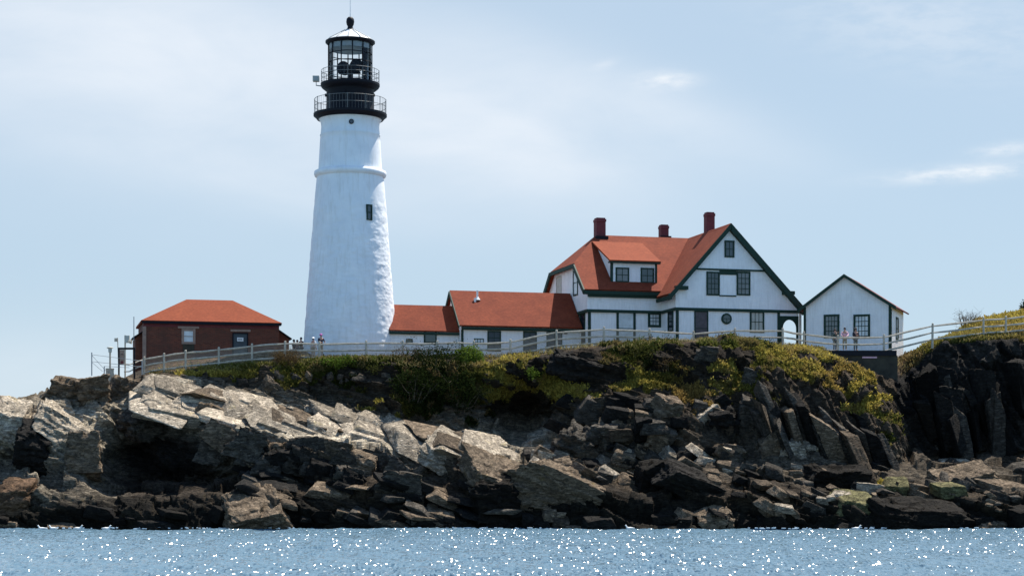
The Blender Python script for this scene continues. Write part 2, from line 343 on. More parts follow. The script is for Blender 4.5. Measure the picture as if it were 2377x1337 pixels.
# ------------------------------------------------------------------ the headland
# feature lines of the cliff, column by column: (row, distance) of
#   B top of the wet shelf, C foot of the cliff, D lower edge and E upper edge of the bare ledge, F brow, G fence foot, H ground behind
LV = {
 -900: [(1180,141),(1160,143),(1150,144),(1140,145),(1130,147),(1125,149),(1120,155)],
 -400: [(1150,142),(1120,145),(1070,147),(1030,150),(1010,152),(1000,154),(1040,163)],
 -150: [(1140,142),(1100,145),(1015,147),(960,150),(940,153),(935,155),(1000,163)],
 0:    [(1142,142),(1095,145),(1005,147),(955,150),(938,153),(935,155),(1000,163)],
 60:   [(1142,142),(1095,145.5),(985,147),(950,149),(940,153),(935,155),(990,163)],
 130:  [(1142,142),(1085,145),(1000,146.5),(955,151),(915,153),(905,155),(960,163)],
 200:  [(1150,142),(1095,145),(1040,147),(985,150),(915,153),(900,155.5),(915,161)],
 262:  [(1150,142.5),(1125,149.5),(1030,150.5),(940,152),(905,154),(892,156),(888,161)],
 340:  [(1150,142),(1130,150),(945,150.5),(893,154.5),(878,157),(870,158),(850,163)],
 420:  [(1148,142),(1132,149.5),(955,149.5),(890,155),(870,157),(860,158),(832,163)],
 500:  [(1150,142),(1130,147.5),(985,148.2),(903,155),(864,157),(853,158),(826,163)],
 560:  [(1145,142),(1112,145.5),(1000,147.6),(920,154.6),(858,157),(848,158),(820,163)],
 700:  [(1150,142),(1105,145),(1030,147.0),(960,153.8),(850,156.8),(836,158),(808,163)],
 760:  [(1150,142),(1105,144.8),(1040,147.0),(980,153.6),(845,156.4),(833,158),(842,164)],
 850:  [(1150,142),(1105,144.5),(1045,147.0),(1000,153.2),(842,156),(831,158),(846,164)],
 1000: [(1160,142),(1110,144.5),(1062,147.0),(1022,152.5),(846,155.5),(831,158),(846,164)],
 1130: [(1160,142),(1115,145),(1065,147.6),(1015,153.0),(850,155.5),(829,158),(846,164)],
 1220: [(1160,142),(1112,145),(1062,149.0),(1010,155.8),(840,155.2),(824,158),(846,164)],
 1300: [(1160,142),(1112,145),(1052,148.5),(1000,153.5),(822,155.8),(810,158),(840,164)],
 1420: [(1160,142),(1120,145),(1062,149.0),(940,152.5),(805,156.3),(797,158),(830,164)],
 1580: [(1160,142),(1120,145),(1052,149.0),(930,152.3),(800,156.2),(792,158.3),(830,164)],
 1700: [(1165,142),(1120,145),(1052,149.5),(940,152),(792,156.2),(786,158.2),(830,164)],
 1800: [(1165,142),(1125,145),(1052,149.5),(880,153),(812,156.2),(800,158),(830,164)],
 1900: [(1170,142),(1130,145),(1062,149.5),(890,152.8),(826,156),(808,158),(835,164)],
 1950: [(1172,142),(1132,145),(1070,149.8),(920,152.8),(845,156),(832,158),(838,164)],
 2000: [(1172,142),(1135,145),(1075,150.2),(930,153.0),(862,155.9),(856,160),(832,164)],
 2060: [(1172,142),(1135,145),(1080,151.0),(960,153.2),(888,156.6),(860,161.5),(830,164)],
 2105: [(1172,142),(1135,145.5),(1082,151.5),(1062,153.8),(885,158.8),(835,160.4),(822,164)],
 2150: [(1172,142),(1135,146),(1085,151.8),(1066,155),(830,159.0),(800,160.2),(812,165)],
 2200: [(1172,142),(1135,146),(1085,151.8),(1064,156),(796,158.8),(785,160.2),(786,166)],
 2260: [(1172,142),(1135,146),(1085,151.8),(1064,156),(796,158.8),(778,160.4),(742,168)],
 2377: [(1172,142),(1135,146),(1085,151.8),(1064,156),(795,158.8),(776,160.5),(716,171)],
 2600: [(1172,142),(1135,146),(1085,151.8),(1064,156),(795,158.8),(770,160.5),(706,171)],
 3300: [(1172,142),(1135,146),(1085,151.8),(1064,156),(820,158.8),(790,160.5),(760,171)],
}
cols = sorted(LV)
pxs = np.concatenate([np.linspace(-900, -160, 60), np.linspace(-154, 2530, 1150), np.linspace(2545, 3300, 50)])
lev = []
for k in range(7):
    lev.append(np.stack([np.interp(pxs, cols, [LV[c][k][0] for c in cols]), np.interp(pxs, cols, [LV[c][k][1] for c in cols])], 1))
wl = np.stack([1137 + CH * F / 140.0 + 0 * pxs, 140 + .8 * np.sin(pxs / 90.0)], 1)
uw = np.stack([wl[:, 0] + 60, wl[:, 1] - 1.5], 1)
zH = CH + (HZ - lev[6][:, 0]) / F * lev[6][:, 1]
def row_of(z, Y): return HZ - (z - CH) * F / Y
bk1 = np.stack([row_of(np.clip(zH, 0, 14) * .99, 190), 0 * pxs + 190], 1); bk2 = np.stack([row_of(zH * 0 - 2, 215), 0 * pxs + 215], 1)
L = [uw, wl] + lev + [bk1, bk2]
seg = [5, 30, 34, 60, 52, 84, 22, 26, 16, 8]
rows = []; par = []
for a in range(len(L) - 1):
    for q in range(seg[a]):
        t = q / seg[a]; rows.append(L[a] * (1 - t) + L[a + 1] * t); par.append(a + t)
rows.append(L[-1]); par.append(len(L) - 1.0)
G = np.stack(rows, 0)                                   # levels x columns x (row, Y)
par = np.array(par)
ker = np.exp(-.5 * (np.arange(-7, 8) / 3.0) ** 2); ker /= ker.sum()
ker2 = np.exp(-.5 * (np.arange(-4, 5) / 1.8) ** 2); ker2 /= ker2.sum()
for c in range(2):
    G[:, :, c] = np.apply_along_axis(lambda r: np.convolve(np.pad(r, 7, 'edge'), ker, 'valid'), 1, G[:, :, c])
    G[:, :, c] = np.apply_along_axis(lambda r: np.convolve(np.pad(r, 4, 'edge'), ker2, 'valid'), 0, G[:, :, c])
PX = np.repeat(pxs[None, :], len(par), 0); ROW = G[:, :, 0]; YY = G[:, :, 1].copy()
PAR = np.repeat(par[:, None], len(pxs), 1)
def gs(cx, cy, rx, ry): return np.exp(-(((PX - cx) / rx) ** 2 + ((ROW - cy) / ry) ** 2))
# caves and gullies, bulges
for cx, cy, rx, ry, a in [(1215, 958, 80, 50, 6.5), (310, 1050, 75, 75, 3.5), (440, 1110, 90, 26, 2.2), (30, 1060, 60, 40, 1.8), (900, 1080, 60, 22, 1.2), (1290, 1130, 60, 60, 1.6), (1500, 1100, 60, 70, 2.0),
                          (780, 920, 90, 40, 1.0), (1120, 1180, 40, 40, 1.0), (1370, 850, 40, 40, -1.0), (1500, 985, 80, 45, -1.5), (1640, 830, 50, 40, -.8), (830, 915, 40, 30, -.6), (960, 900, 60, 50, -.6),
                          (1960, 1080, 50, 25, -1.0), (560, 1160, 60, 30, -1.0), (250, 1180, 80, 30, -.6)]:
    YY += a * gs(cx, cy, rx, ry)
X = (PX - CX) / F * YY; Z = CH + (HZ - ROW) / F * YY
B0 = np.stack([X, YY, Z], -1)
# macro normals
du = np.gradient(B0, axis=1); dv = np.gradient(B0, axis=0)
N = np.cross(du, dv); N /= np.linalg.norm(N, axis=-1, keepdims=True) + 1e-9
N[..., 0] *= .4; N[..., 1] = np.minimum(N[..., 1], -.15); N /= np.linalg.norm(N, axis=-1, keepdims=True)
NRM0 = N.reshape(-1, 3); pts = B0.reshape(-1, 3); nx, ny = len(par), len(pxs)
PXf, ROWf, PARf = PX.ravel(), ROW.ravel(), PAR.ravel()
def sm(x, a, b): t = np.clip((x - a) / (b - a), 0, 1); return t * t * (3 - 2 * t)
steep = np.clip(sm(PXf, 1580, 1700) * sm(PARf, 3.7, 4.2), 0, 1)
wob = (fbm(pts / 6.0, 3, 51) - .45)
def strata(dip):
    c, s_ = math.cos(dip), math.sin(dip); xx = pts[:, 0]; zz = pts[:, 2] + wob * 2.0
    return xx * c - zz * s_, pts[:, 1], xx * s_ + zz * c
STP = .3 + .7 * np.clip(np.abs(NRM0[:, 1]) * 1.6 - .3, 0, 1)
def disp(dip, seed):
    s_, y_, t_ = strata(dip); D = 0; sh = []
    for L_, (a, b, c), amp, til in (((0), (4.6, 3.2, 1.7), 1.05, .9), (1, (1.9, 1.6, .62), .42, .4), (2, (.8, .7, .26), .15, .15)):
        q = blocks(np.stack([s_ / a, y_ / b, t_ / c], 1), seed + 20 * L_)
        D = D + ((q[:, 0] - .5) * amp + q[:, 1] * til) * (1 if L_ == 0 else STP); sh.append(q[:, 2])
    for T, A, sd in ((1.55, .85, 3), (.6, .42, 5)):
        jo = hsh(np.floor(s_ / (T * 2.3) + sd).astype(np.int64), np.floor(y_ / (T * 1.6)).astype(np.int64), 0 * np.floor(s_).astype(np.int64), seed + sd)
        q_ = (t_ + wob * .5) / T + jo * .9 + s_ * .02; fr_ = q_ - np.floor(q_); lay = hsh(np.floor(q_).astype(np.int64), np.floor(s_ / (T * 2.3) + sd).astype(np.int64), 0 * np.floor(s_).astype(np.int64), seed + 3)
        D = D - STP * (np.clip((fr_ - .55) / .45, 0, 1) - fr_) * A * (.5 + lay)
    return D, .5 * sh[0] + .3 * sh[1] + .2 * sh[2], sh
DA, SA, shA = disp(R(21), 100); DB, SB, shB = disp(R(64), 300)
D = DA * (1 - steep) + DB * steep; SH = SA * (1 - steep) + SB * steep
rough_n = (fbm(pts * 1.3, 4, 11) - .47) * .22
# amplitude by place
amp = sm(PARf, .9, 1.4) * (1 - sm(PARf, 6.0, 6.7)); amp *= 1 - .35 * sm(PARf, 5.2, 5.9)
amp *= 1 - .55 * np.exp(-(((PXf - 500) / 260) ** 2 + ((PARf - 4.5) / .5) ** 2) * 1.0)   # the big lit slab is smoother
out_l = 1 - sm(PXf, 220, 330); amp = np.maximum(amp, out_l * sm(PARf, .9, 1.4) * (1 - sm(PARf, 7.2, 8)) * .9)

# plant cover: (column, row, rx, ry, strength, kind)
GY, GD, GO, GB = (.34, .27, .06), (.020, .027, .008), (.26, .17, .055), (.10, .068, .034)
GG = (.09, .10, .022); RED = (.11, .055, .035)
VEG = [(480,868,130,13,1.2,GY),(560,856,90,14,1.0,GG),(690,862,110,38,1.15,GG),(640,835,50,18,1.0,GB),(800,838,130,24,1.2,GG),(760,880,150,50,.8,GD),(880,960,70,50,.7,GY),
  (950,870,90,70,1.0,GD),(1040,880,100,90,1.2,GD),(1180,850,90,38,1.25,GY),(1240,885,60,26,1.1,GY),(1160,915,60,30,.9,GY),(1330,900,60,40,.9,GY),(1380,925,50,30,.8,GY),(1290,860,60,40,1.0,GG),(640,880,90,30,.9,GY),(720,900,80,40,.8,GD),(1000,930,110,50,.9,GD),(1100,960,80,40,.6,GD),(1480,890,90,40,.8,GY),(1760,880,80,40,.8,GD),
  (1470,830,110,55,.95,GD),(1500,805,120,18,.9,GG),(1540,870,60,60,.8,GD),(1440,870,60,40,.8,GG),(1600,905,45,50,1.15,GO),(1650,950,70,45,.8,GO),(1690,880,80,50,.9,GY),(1730,900,60,40,.9,GG),
  (1740,800,90,30,1.1,GG),(1720,930,70,40,.8,GY),(1850,905,60,30,.9,GY),(1800,820,60,30,1.0,GY),(1850,825,80,20,1.3,GY),(1900,835,70,22,1.3,GY),(1880,865,80,35,1.1,GY),(1950,880,60,40,1.25,GO),(1985,905,55,45,1.2,GY),(2020,950,50,50,1.1,GY),(2060,1000,36,46,1.2,GG),(1970,950,60,40,.9,GY),
  (1800,860,70,30,.8,GG),(2150,800,60,14,1.3,GG),(2250,778,140,16,1.4,GG),(2330,770,80,22,1.1,RED),(2110,838,26,26,.9,GB),(2350,735,120,22,1.6,GY),(2240,765,60,20,1.1,GB),
  (620,905,50,30,.7,GB),(540,885,40,16,.8,GG),(2040,1130,40,10,.8,GY),(1150,870,110,60,.5,GG),(1640,805,40,20,1.0,GG)]
veg = np.zeros(len(pts)); vcol = np.zeros((len(pts), 3)); wsum = np.zeros(len(pts)) + 1e-6
for cx, cy, rx, ry, s_, c in VEG:
    g = s_ * np.exp(-(((PXf - cx) / rx) ** 2 + ((ROWf - cy) / ry) ** 2)); veg = np.maximum(veg, g)
    wsum += g ** 2; vcol += (g ** 2)[:, None] * np.array(c)
vcol /= wsum[:, None]
top = sm(PARf, 6.2, 6.9) * sm(PXf, 330, 380)
vn = fbm(pts / np.array([1.6, 1.6, .8]), 5, 31)
veg = veg * np.clip(.80 + 4.6 * (vn - .47), .1, 1.4) * sm(PARf, 2.2, 3.2) * (1 - .85 * np.exp(-((PARf - 4.45) / .42) ** 2) * (1 - sm(PXf, 900, 1100)))
gul = sm(PXf, 2066, 2084) * (1 - sm(PXf, 2135, 2150)) * sm(ROWf, 826, 850) * (YY.ravel() > 156.5)
vmask = sm(veg, .50, .64) * (1 - gul)
plateau = top * (1 - sm(PXf, 2080, 2180)); soil = np.array([.13, .085, .05])
amp = amp * (1 - .45 * vmask)
NRM = N.reshape(-1, 3)
pts2 = pts + NRM * ((D + rough_n) * amp)[:, None]
pts2 += NRM * ((fbm(pts * 2.5, 3, 71) - .45) * .5 * vmask * (amp > .05))[:, None]
# colour: pale sea-washed ledges, brown rock above, dark wet weed-covered rock at the waterline
cA = np.array([.060, .043, .028]); cB = np.array([.50, .42, .31]); cW = np.array([.013, .0105, .007]); cShade = np.array([.013, .012, .012])
pale = np.exp(-(((PARf - 4.35) / .75) ** 2)) * (1 - sm(PXf, 1150, 1450)) + .12 * np.exp(-((PARf - 3.6) / .8) ** 2) * sm(PXf, 1100, 1500) + .35 * out_l
pale = np.clip(pale * (.55 + .9 * SH), 0, 1)
base = cA * (.45 + 1.0 * SH)[:, None] * (1 - pale[:, None]) + cB * (.75 + .5 * SH)[:, None] * pale[:, None]
wet = 1 - sm(pts2[:, 2] + (SH - .5) * 1.6 + wob * 2, 1.2, 3.4)
base = base * (1 - wet[:, None]) + cW * (.5 + 1.6 * SH)[:, None] * wet[:, None]
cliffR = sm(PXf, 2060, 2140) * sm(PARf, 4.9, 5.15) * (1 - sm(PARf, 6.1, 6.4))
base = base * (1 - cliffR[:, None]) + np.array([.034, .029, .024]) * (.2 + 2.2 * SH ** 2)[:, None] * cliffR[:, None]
gully_shade = np.exp(-(((PXf - 380) / 150) ** 2 + ((ROWf - 1060) / 75) ** 2)); gully_shade = np.maximum(np.clip(gully_shade * 1.2, 0, .9), gul * .9)  # gully recesses painted near-black: their shade is put into the rock colour
base = base * (1 - gully_shade[:, None]) + cShade * (.3 + 1.2 * SH)[:, None] * gully_shade[:, None]
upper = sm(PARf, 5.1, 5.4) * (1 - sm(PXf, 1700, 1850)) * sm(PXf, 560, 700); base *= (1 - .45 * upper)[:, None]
gcol = vcol * (.55 + .9 * vn)[:, None] * .75
hill = sm(PXf, 2080, 2180) * sm(PARf, 6.1, 6.6); hc = np.array(GY) * (.5 + .9 * vn)[:, None]; hc = hc * .7 + .3 * np.array(GB)
base = base * (1 - vmask[:, None]) + gcol * vmask[:, None]; base = base * (1 - hill[:, None]) + hc * hill[:, None]; vcol = vcol * (1 - hill[:, None] * .6) + np.array(GY) * hill[:, None] * .6
pc = soil * (.6 + .8 * fbm(pts, 4, 91))[:, None]
base = base * (1 - plateau[:, None]) + pc * plateau[:, None]
ar = np.arange(nx * ny).reshape(nx, ny)
Q = np.stack([ar[:-1, :-1], ar[:-1, 1:], ar[1:, 1:], ar[1:, :-1]], -1).reshape(-1, 4)
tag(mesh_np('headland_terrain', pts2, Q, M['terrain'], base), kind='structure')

# nearest ground distance for a direction (to rest things on the slope)
ZB = {}
ppx = (pts2[:, 0] * F / pts2[:, 1] + CX) / 6; prw = (HZ - (pts2[:, 2] - CH) * F / pts2[:, 1]) / 6
key = np.round(ppx).astype(int) * 1000 + np.round(prw).astype(int)
o_ = np.lexsort((pts2[:, 1], key)); ks, first = np.unique(key[o_], return_index=True)
ZB = dict(zip(ks.tolist(), pts2[:, 1][o_][first].tolist()))
def groundY(px, py, default=150.0):
    a, b = round(px / 6), round(py / 6)
    for r_ in range(0, 5):
        for i in range(-r_, r_ + 1):
            for j in range(-r_, r_ + 1):
                y = ZB.get((a + i) * 1000 + b + j)
                if y: return y
    return default

# ------------------------------------------------------------------ sea
wy = np.concatenate([60 * np.power(143.5 / 60, np.linspace(0, 1, 620))]); wu = np.linspace(-.30, .30, 640)
WU, WY = np.meshgrid(wu, wy); wp = np.stack([(WU * WY).ravel(), WY.ravel(), 0 * WY.ravel()], 1)
wz = 0; gust = np.clip(fbm(wp / np.array([9, 5, 1.0]), 3, 77) * 2.6 - .75, 0, 1) * (.35 + .65 * np.exp(-((wp[:, 0] / wp[:, 1] - .02) / .13) ** 2))  # strongest near the middle, to gather the sun glints
for lam, a_, sd in ((7, .16, 1), (2.8, .14, 2), (1.2, .12, 3), (.6, .07, 4), (.3, .045, 5)):
    q = np.stack([wp[:, 0] / lam * .75 + wp[:, 1] / lam * .25, wp[:, 1] / lam - wp[:, 0] / lam * .2, 0 * wp[:, 0] + sd * 7.3], 1)
    if sd == 5: a_ = a_ * (.8 + 3.4 * gust)
    n_ = vnoise(q, 200 + sd); wz = wz + a_ * (1 - np.abs(2 * n_ - 1) - .5 if sd > 1 else n_ - .5)
rip = np.random.default_rng(9).normal(size=len(wp)); wz = wz + rip * wp[:, 1] * .00142 * (.03 + .08 * gust)      # wind-ruffled patches: steep little facets that catch the sun
edge = sm(wp[:, 1], 60, 63) * (1 - sm(np.abs(WU.ravel()), .29, .3)); wp[:, 2] = wz * edge
ar = np.arange(WU.size).reshape(WU.shape)
Qw = np.stack([ar[:-1, :-1], ar[:-1, 1:], ar[1:, 1:], ar[1:, :-1]], -1).reshape(-1, 4)
tag(mesh_np('sea_water', wp, Qw, M['water']), kind='structure')
wb = MB(); wb.poly([(-9000, -300, -.3), (9000, -300, -.3), (9000, 15000, -.3), (-9000, 15000, -.3)])
tag(wb.build('open_sea', M['water']), kind='structure')
M['foam'] = plain('sea_foam', (.8, .82, .82), .7)
fm0 = MB(); rf0 = random.Random(21)
for _ in range(26):
    cx_, cy_ = rf0.uniform(-37, 37), rf0.uniform(138.0, 139.4)
    for _ in range(rf0.randint(3, 9)):
        x, y, s_ = cx_ + rf0.gauss(0, .7), cy_ + rf0.gauss(0, .35), rf0.uniform(.04, .13); z = .16 + rf0.uniform(0, .08)
        ring_ = [(x + s_ * rf0.uniform(.6, 1.6) * math.cos(a), y + s_ * rf0.uniform(.5, 1.1) * math.sin(a), z) for a in [k * math.pi / 4 for k in range(8)]]
        fm0.prism([(a, b, z - .05) for a, b, z in ring_], (0, 0, .06))
tag(fm0.build('sea_foam', M['foam']), 'thin broken flecks of white foam along the rocky waterline', 'foam', kind='stuff')
# ------------------------------------------------------------------ ground cover (one object: nobody could count it)
rg = np.random.default_rng(5)
vmask = np.maximum(vmask, hill * (PARf < 8.4))
flip = ((PARf < 7.6) | (PXf > 2100)) & (PXf > 300) & (PXf < 2500)
pv = np.clip(vmask, 0, 1) * flip
idx = rg.choice(len(pts2), size=150000, p=pv / pv.sum())
def tufts(idx, name, lo, hi, wid, colf, kindlabel):
    n = len(idx); c = pts2[idx] + rg.normal(0, .07, (n, 3)); h = rg.uniform(lo, hi, n)[:, None]
    a = rg.uniform(0, 2 * np.pi, n); side = np.stack([np.cos(a), np.sin(a), 0 * a], 1) * wid * rg.uniform(.5, 1.3, n)[:, None]
    lean = np.stack([rg.normal(0, .45, n), rg.normal(-.35, .35, n), rg.uniform(.25, 1, n)], 1); lean /= np.linalg.norm(lean, axis=1)[:, None]
    V = np.stack([c - side, c + side, c + lean * h + side * .35, c + lean * h - side * .5], 1).reshape(-1, 3)
    Qd = np.arange(4 * n).reshape(n, 4); cf = colf(idx) * rg.uniform(.5, 1.5, n)[:, None]; br_ = (fbm(c / .9, 3, 13) > .53)[:, None]; cf = np.where(br_, cf * .6 + np.array([.10, .065, .03]), cf); cc = np.repeat(cf, 4, 0)
    return tag(mesh_np(name, V, Qd, M['leaf'], np.clip(cc, 0, 1)), kindlabel[0], kindlabel[1], kind='stuff')
tufts(idx, 'ground_cover', .08, .30, .075, lambda i: vcol[i], ('low yellow green grass and ground plants covering the cliff slopes', 'ground cover'))
pl = plateau * (PARf < 7.4) * flip + (vmask * (PARf > 5.9) * (PARf < 7.2) * flip) * 1.5
idx = rg.choice(len(pts2), size=26000, p=pl / pl.sum())
tufts(idx, 'dry_grass', .12, .42, .025, lambda i: np.tile(np.array([.26, .22, .10]), (len(i), 1)), ('dry straw coloured grass along the foot of the fence', 'grass'))

# ------------------------------------------------------------------ loose rocks
def rock_mesh(size, sub, seed, dip=0.0, boxy=.6):
    """fractured angular block: convex hull of a skewed, chamfered box, then broken surfaces along its bedding"""
    r_ = np.random.default_rng(seed); pts_ = []
    sk = r_.normal(0, .14, (3, 3)); ch = max(.06, 1.05 - boxy) * .55
    for a in (-1, 1):
        for b in (-1, 1):
            for c in (-1, 1):
                q = np.array([a, b, c], float) * (1 + r_.normal(0, .13, 3)) * (.86 if c > 0 else 1.0)
                for k in range(3): e = q.copy(); e[k] *= 1 - ch * r_.uniform(.3, 2.1); pts_.append(e + sk @ e)
    bm = bmesh.new()
    for q in pts_: bm.verts.new(q * .84)
    bmesh.ops.convex_hull(bm, input=bm.verts); bmesh.ops.triangulate(bm, faces=bm.faces[:])
    T = np.array([[v.co[:] for v in f.verts] for f in bm.faces]); bm.free()
    T = T * np.array(size)
    for _ in range(sub):
        L_ = np.linalg.norm(T[:, [1, 2, 0]] - T, axis=2); k = np.argmax(L_, axis=1); ii = np.arange(len(T))
        big_ = L_[ii, k] > max(.18, .035 * max(size)); A, B_, C = T[ii, k], T[ii, (k + 1) % 3], T[ii, (k + 2) % 3]; M_ = (A + B_) / 2
        T = np.concatenate([T[~big_], np.stack([A, M_, C], 1)[big_], np.stack([M_, B_, C], 1)[big_]])
    p = T.reshape(-1, 3); n = p / (np.linalg.norm(p / np.array(size), axis=1)[:, None] + 1e-6) / np.array(size) * min(size)
    off = r_.uniform(0, 90); mn = min(size)
    lay = np.array([max(1.0, size[0] * .6), max(.8, size[1] * .6), max(.16, size[2] * .22)])
    st = blocks((p + off) / lay, seed); d = (st[:, 0] - .5) * .30 * min(mn, 1.2) + st[:, 1] * .14 * min(mn, 1.0)
    if sub >= 8: s2 = blocks((p + off) / np.array([.7, .6, .15]), seed + 50); d += (s2[:, 0] - .5) * .15 * min(mn, 1.0)
    d += (fbm(p * 2.2 + off, 3, seed) - .45) * .16 * min(mn, .9)
    p = p + n * d[:, None]
    c, s_ = math.cos(dip), math.sin(dip); p = np.stack([p[:, 0] * c + p[:, 2] * s_, p[:, 1], -p[:, 0] * s_ + p[:, 2] * c], 1)
    key_ = np.round(p * 2000).astype(np.int64); key_ = key_[:, 0] * 73856093 ^ key_[:, 1] * 19349663 ^ key_[:, 2] * 83492791
    _, fi, inv = np.unique(key_, return_index=True, return_inverse=True)
    return p[fi], inv.reshape(-1, 3)
def rock(px, py, wpx, hpx, col, seed, label, dip=0.0, depth=1.0, group=None, cat='rock', name='rock', dy=0.0, boxy=.6, Y=None, sub=None, tilt=(4, 24), yaw=(-14, 32)):
    Y = (groundY(px, py) if Y is None else Y) + dy; s_ = Y / F
    size = (wpx * s_ / 2 * 1.1, depth * wpx * s_ / 2 * .95, hpx * s_ / 2 * 1.12)
    tilt_ = random.Random(seed * 7 + 1); size = (size[0], size[1], size[2])
    p, f = rock_mesh(size, sub or (7 if wpx > 60 else 6 if wpx > 36 else 4), seed, dip, boxy)
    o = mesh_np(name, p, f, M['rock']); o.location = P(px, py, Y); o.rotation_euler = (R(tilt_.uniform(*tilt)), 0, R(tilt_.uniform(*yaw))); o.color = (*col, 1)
    return tag(o, label, cat, group)
PALE, TAN, GREY, DARK, WETC, YEL, WARM = (.45, .37, .275), (.18, .132, .088), (.092, .078, .062), (.022, .019, .016), (.013, .010, .007), (.15, .132, .06), (.14, .085, .05)
big = [ # px, row, w, h, colour, dip, depth, label, boxy
 (150,918,90,95,TAN,5,1.0,'tall tan outcrop block at the far left skyline with rounded head'),
 (215,905,70,75,TAN,-5,1.0,'brown outcrop block just right of the tallest left skyline block'),
 (275,905,66,60,TAN,25,1.0,'grey split outcrop block below the wooden signboard frame'),
 (25,972,110,54,PALE,22,1.2,'pale low rock hump at the left edge of the headland skyline'),
 (150,985,160,60,PALE,32,1.5,'long pale slab sloping down to the right at the far left'),
 (85,1035,100,120,DARK,15,1.0,'black blocky crag under the long pale left slab'),
 (195,1060,70,120,TAN,-4,1.0,'tan upright crag standing left of the deep dark gully'),
 (330,975,110,80,GREY,-28,1.0,'grey boulder with pale tilted cap above the dark gully'),
 (480,960,70,50,TAN,20,.8,'rounded tan boulder bedded in the big pale sloping ledge'),
 (40,1155,90,70,WARM,0,1.0,'brown wet block at the waterline in the left corner'),
 (590,1185,190,80,TAN,-12,1.0,'broad brown shoreline boulder with flat broken face below the ledge'),
 (350,1140,110,30,DARK,-3,1.2,'long flat dark shoreline slab at the mouth of the gully'),
 (625,907,46,44,TAN,10,1.0,'single rounded tan boulder below the fence and above the pale ledge'),
 (1015,1062,66,56,PALE,18,1.0,'cream coloured rounded boulder at the lower end of the pale ledge'),
 (1120,1035,110,44,PALE,18,1.0,'pale cracked boulder just left of the black cave mouth'),
 (1235,1035,54,44,PALE,-8,1.0,'small smooth cream boulder in front of the cave mouth'),
 (1330,1045,110,90,GREY,20,1.0,'large dark grey split boulder right of the cave mouth'),
 (1180,1120,190,84,TAN,22,.8,'huge brown tilted slab above the waterline in the middle of the shore'),
 (1320,1130,230,70,TAN,25,.8,'long brown tilted slab right of the huge central slab'),
 (1150,1165,130,130,WETC,0,.8,'black wet block under the huge central slab'),
 (1445,985,46,80,TAN,-5,.8,'upright brown pillar rock, leftmost of the pillar row'),
 (1495,980,40,85,TAN,4,.8,'narrow upright pillar rock in the middle of the pillar row'),
 (1545,965,70,110,TAN,-6,.9,'broad upright pillar rock with pointed face at the right of the pillar row'),
 (1340,850,100,70,DARK,8,.9,'dark rounded crag right below the fence left of the house corner'),
 (1640,975,60,80,PALE,35,.8,'pale tilted flake of rock below the orange dry plants'),
 (1680,975,90,70,DARK,-5,1.0,'dark rounded overhang boulder with pale cap right of the pale flake'),
 (1735,975,70,110,GREY,4,.8,'blue grey upright crag in the middle of the right slope'),
 (1790,1045,60,90,TAN,-10,.8,'smooth tan upright boulder at the foot of the right slope'),
 (1850,1050,100,56,PALE,20,1.0,'whitish jumbled boulder at the foot of the steep strata'),
 (1455,1085,70,80,PALE,-30,.8,'pale beige boulder leaning left above black shoreline rocks'),
 (1500,1130,90,150,WETC,0,.7,'tall black wet rock in the middle right of the shoreline'),
 (1600,1120,190,60,DARK,25,.8,'dark tilted slab on the shore below the pale flake'),
 (1660,1200,80,60,TAN,-15,.9,'brown pointed boulder at the waterline right of centre'),
 (1940,1110,130,60,WETC,-3,.8,'flat topped black block at the foot of the steep strata'),
 (1740,890,60,70,GREY,0,.8,'small grey crag high on the right slope below the dark shrub'),
 (1640,820,60,50,GREY,15,.9,'grey rock breaking through the grass beside the fence under the brown door'),
 (2075,1130,66,30,YEL,4,1.0,'yellow green lichen covered boulder left in the right rubble field'),
 (2200,1137,66,26,YEL,-3,1.0,'yellow green lichen covered boulder in the middle of the right rubble field'),
 (1985,1165,110,34,YEL,3,1.0,'broad yellowish boulder low in the right rubble field'),
 (2210,1067,90,14,PALE,-1,1.2,'thin flat whitish slab lying at the foot of the dark right cliff'),
 (2190,1045,60,40,GREY,35,.8,'leaning grey flake at the foot of the dark right cliff'),
 (2240,1110,140,50,TAN,-8,1.0,'wide tan boulder near the right end of the rubble field'),
 (2340,1140,100,44,TAN,6,1.0,'flat tan boulder at the right edge of the rubble field'),
 (2130,1195,230,60,WETC,0,.7,'long black wet block at the waterline below the lichen boulders'),
]
for i, (px, py, w_, h_, c, dip, dep, lab) in enumerate(big):
    rock(px, py, w_, h_, c, 1000 + i, lab, R(dip), dep, name='boulder', cat='boulder', dy=.3 if py < 1100 else 0, boxy=.80, sub=10 if w_ > 90 else 8)
rr = random.Random(11)
SLAB = True
def scatter(n, fn, lab, grp, cset, srange, seed0, asp=(.35, .75), diprange=(-8, 30), boxy=.7, name='rock', dy=0.0, **kw):
    for i in range(n):
        px, py = fn(); k = rr.uniform(*srange); c = rr.choice(cset); f_ = rr.uniform(.5, 1.2)
        rock(px, py, k, k * rr.uniform(*asp), tuple(v * f_ for v in c), seed0 + i, lab, R(rr.uniform(*diprange)), rr.uniform(.7, 1.2), group=grp, boxy=boxy, name=name, dy=dy, **kw)
def band(): t = rr.random(); return (370 + t * 770, 905 + t * 125 + rr.uniform(-14, 50) * (1 - .35 * t))
scatter(78, band, 'pale sunlit slab of bedded rock on the long sloping ledge below the brick building', 'pale slabs of the sloping ledge', [PALE, PALE, PALE, TAN], (60, 165), 8000, (.13, .24), (17, 24), .84, 'flat_rock', .25, tilt=(14, 22), yaw=(-5, 7))
def joint(): t = rr.random(); return (480 + t * 460, 1005 + t * 60 + rr.uniform(0, 70))
scatter(26, joint, 'dark squarish jointed block in the shaded face under the pale ledge', 'jointed blocks under the pale ledge', [GREY, DARK, GREY, TAN], (44, 96), 8200, (.6, 1.1), (16, 22), .88, 'rock_block', .35, tilt=(0, 8), yaw=(-6, 10))
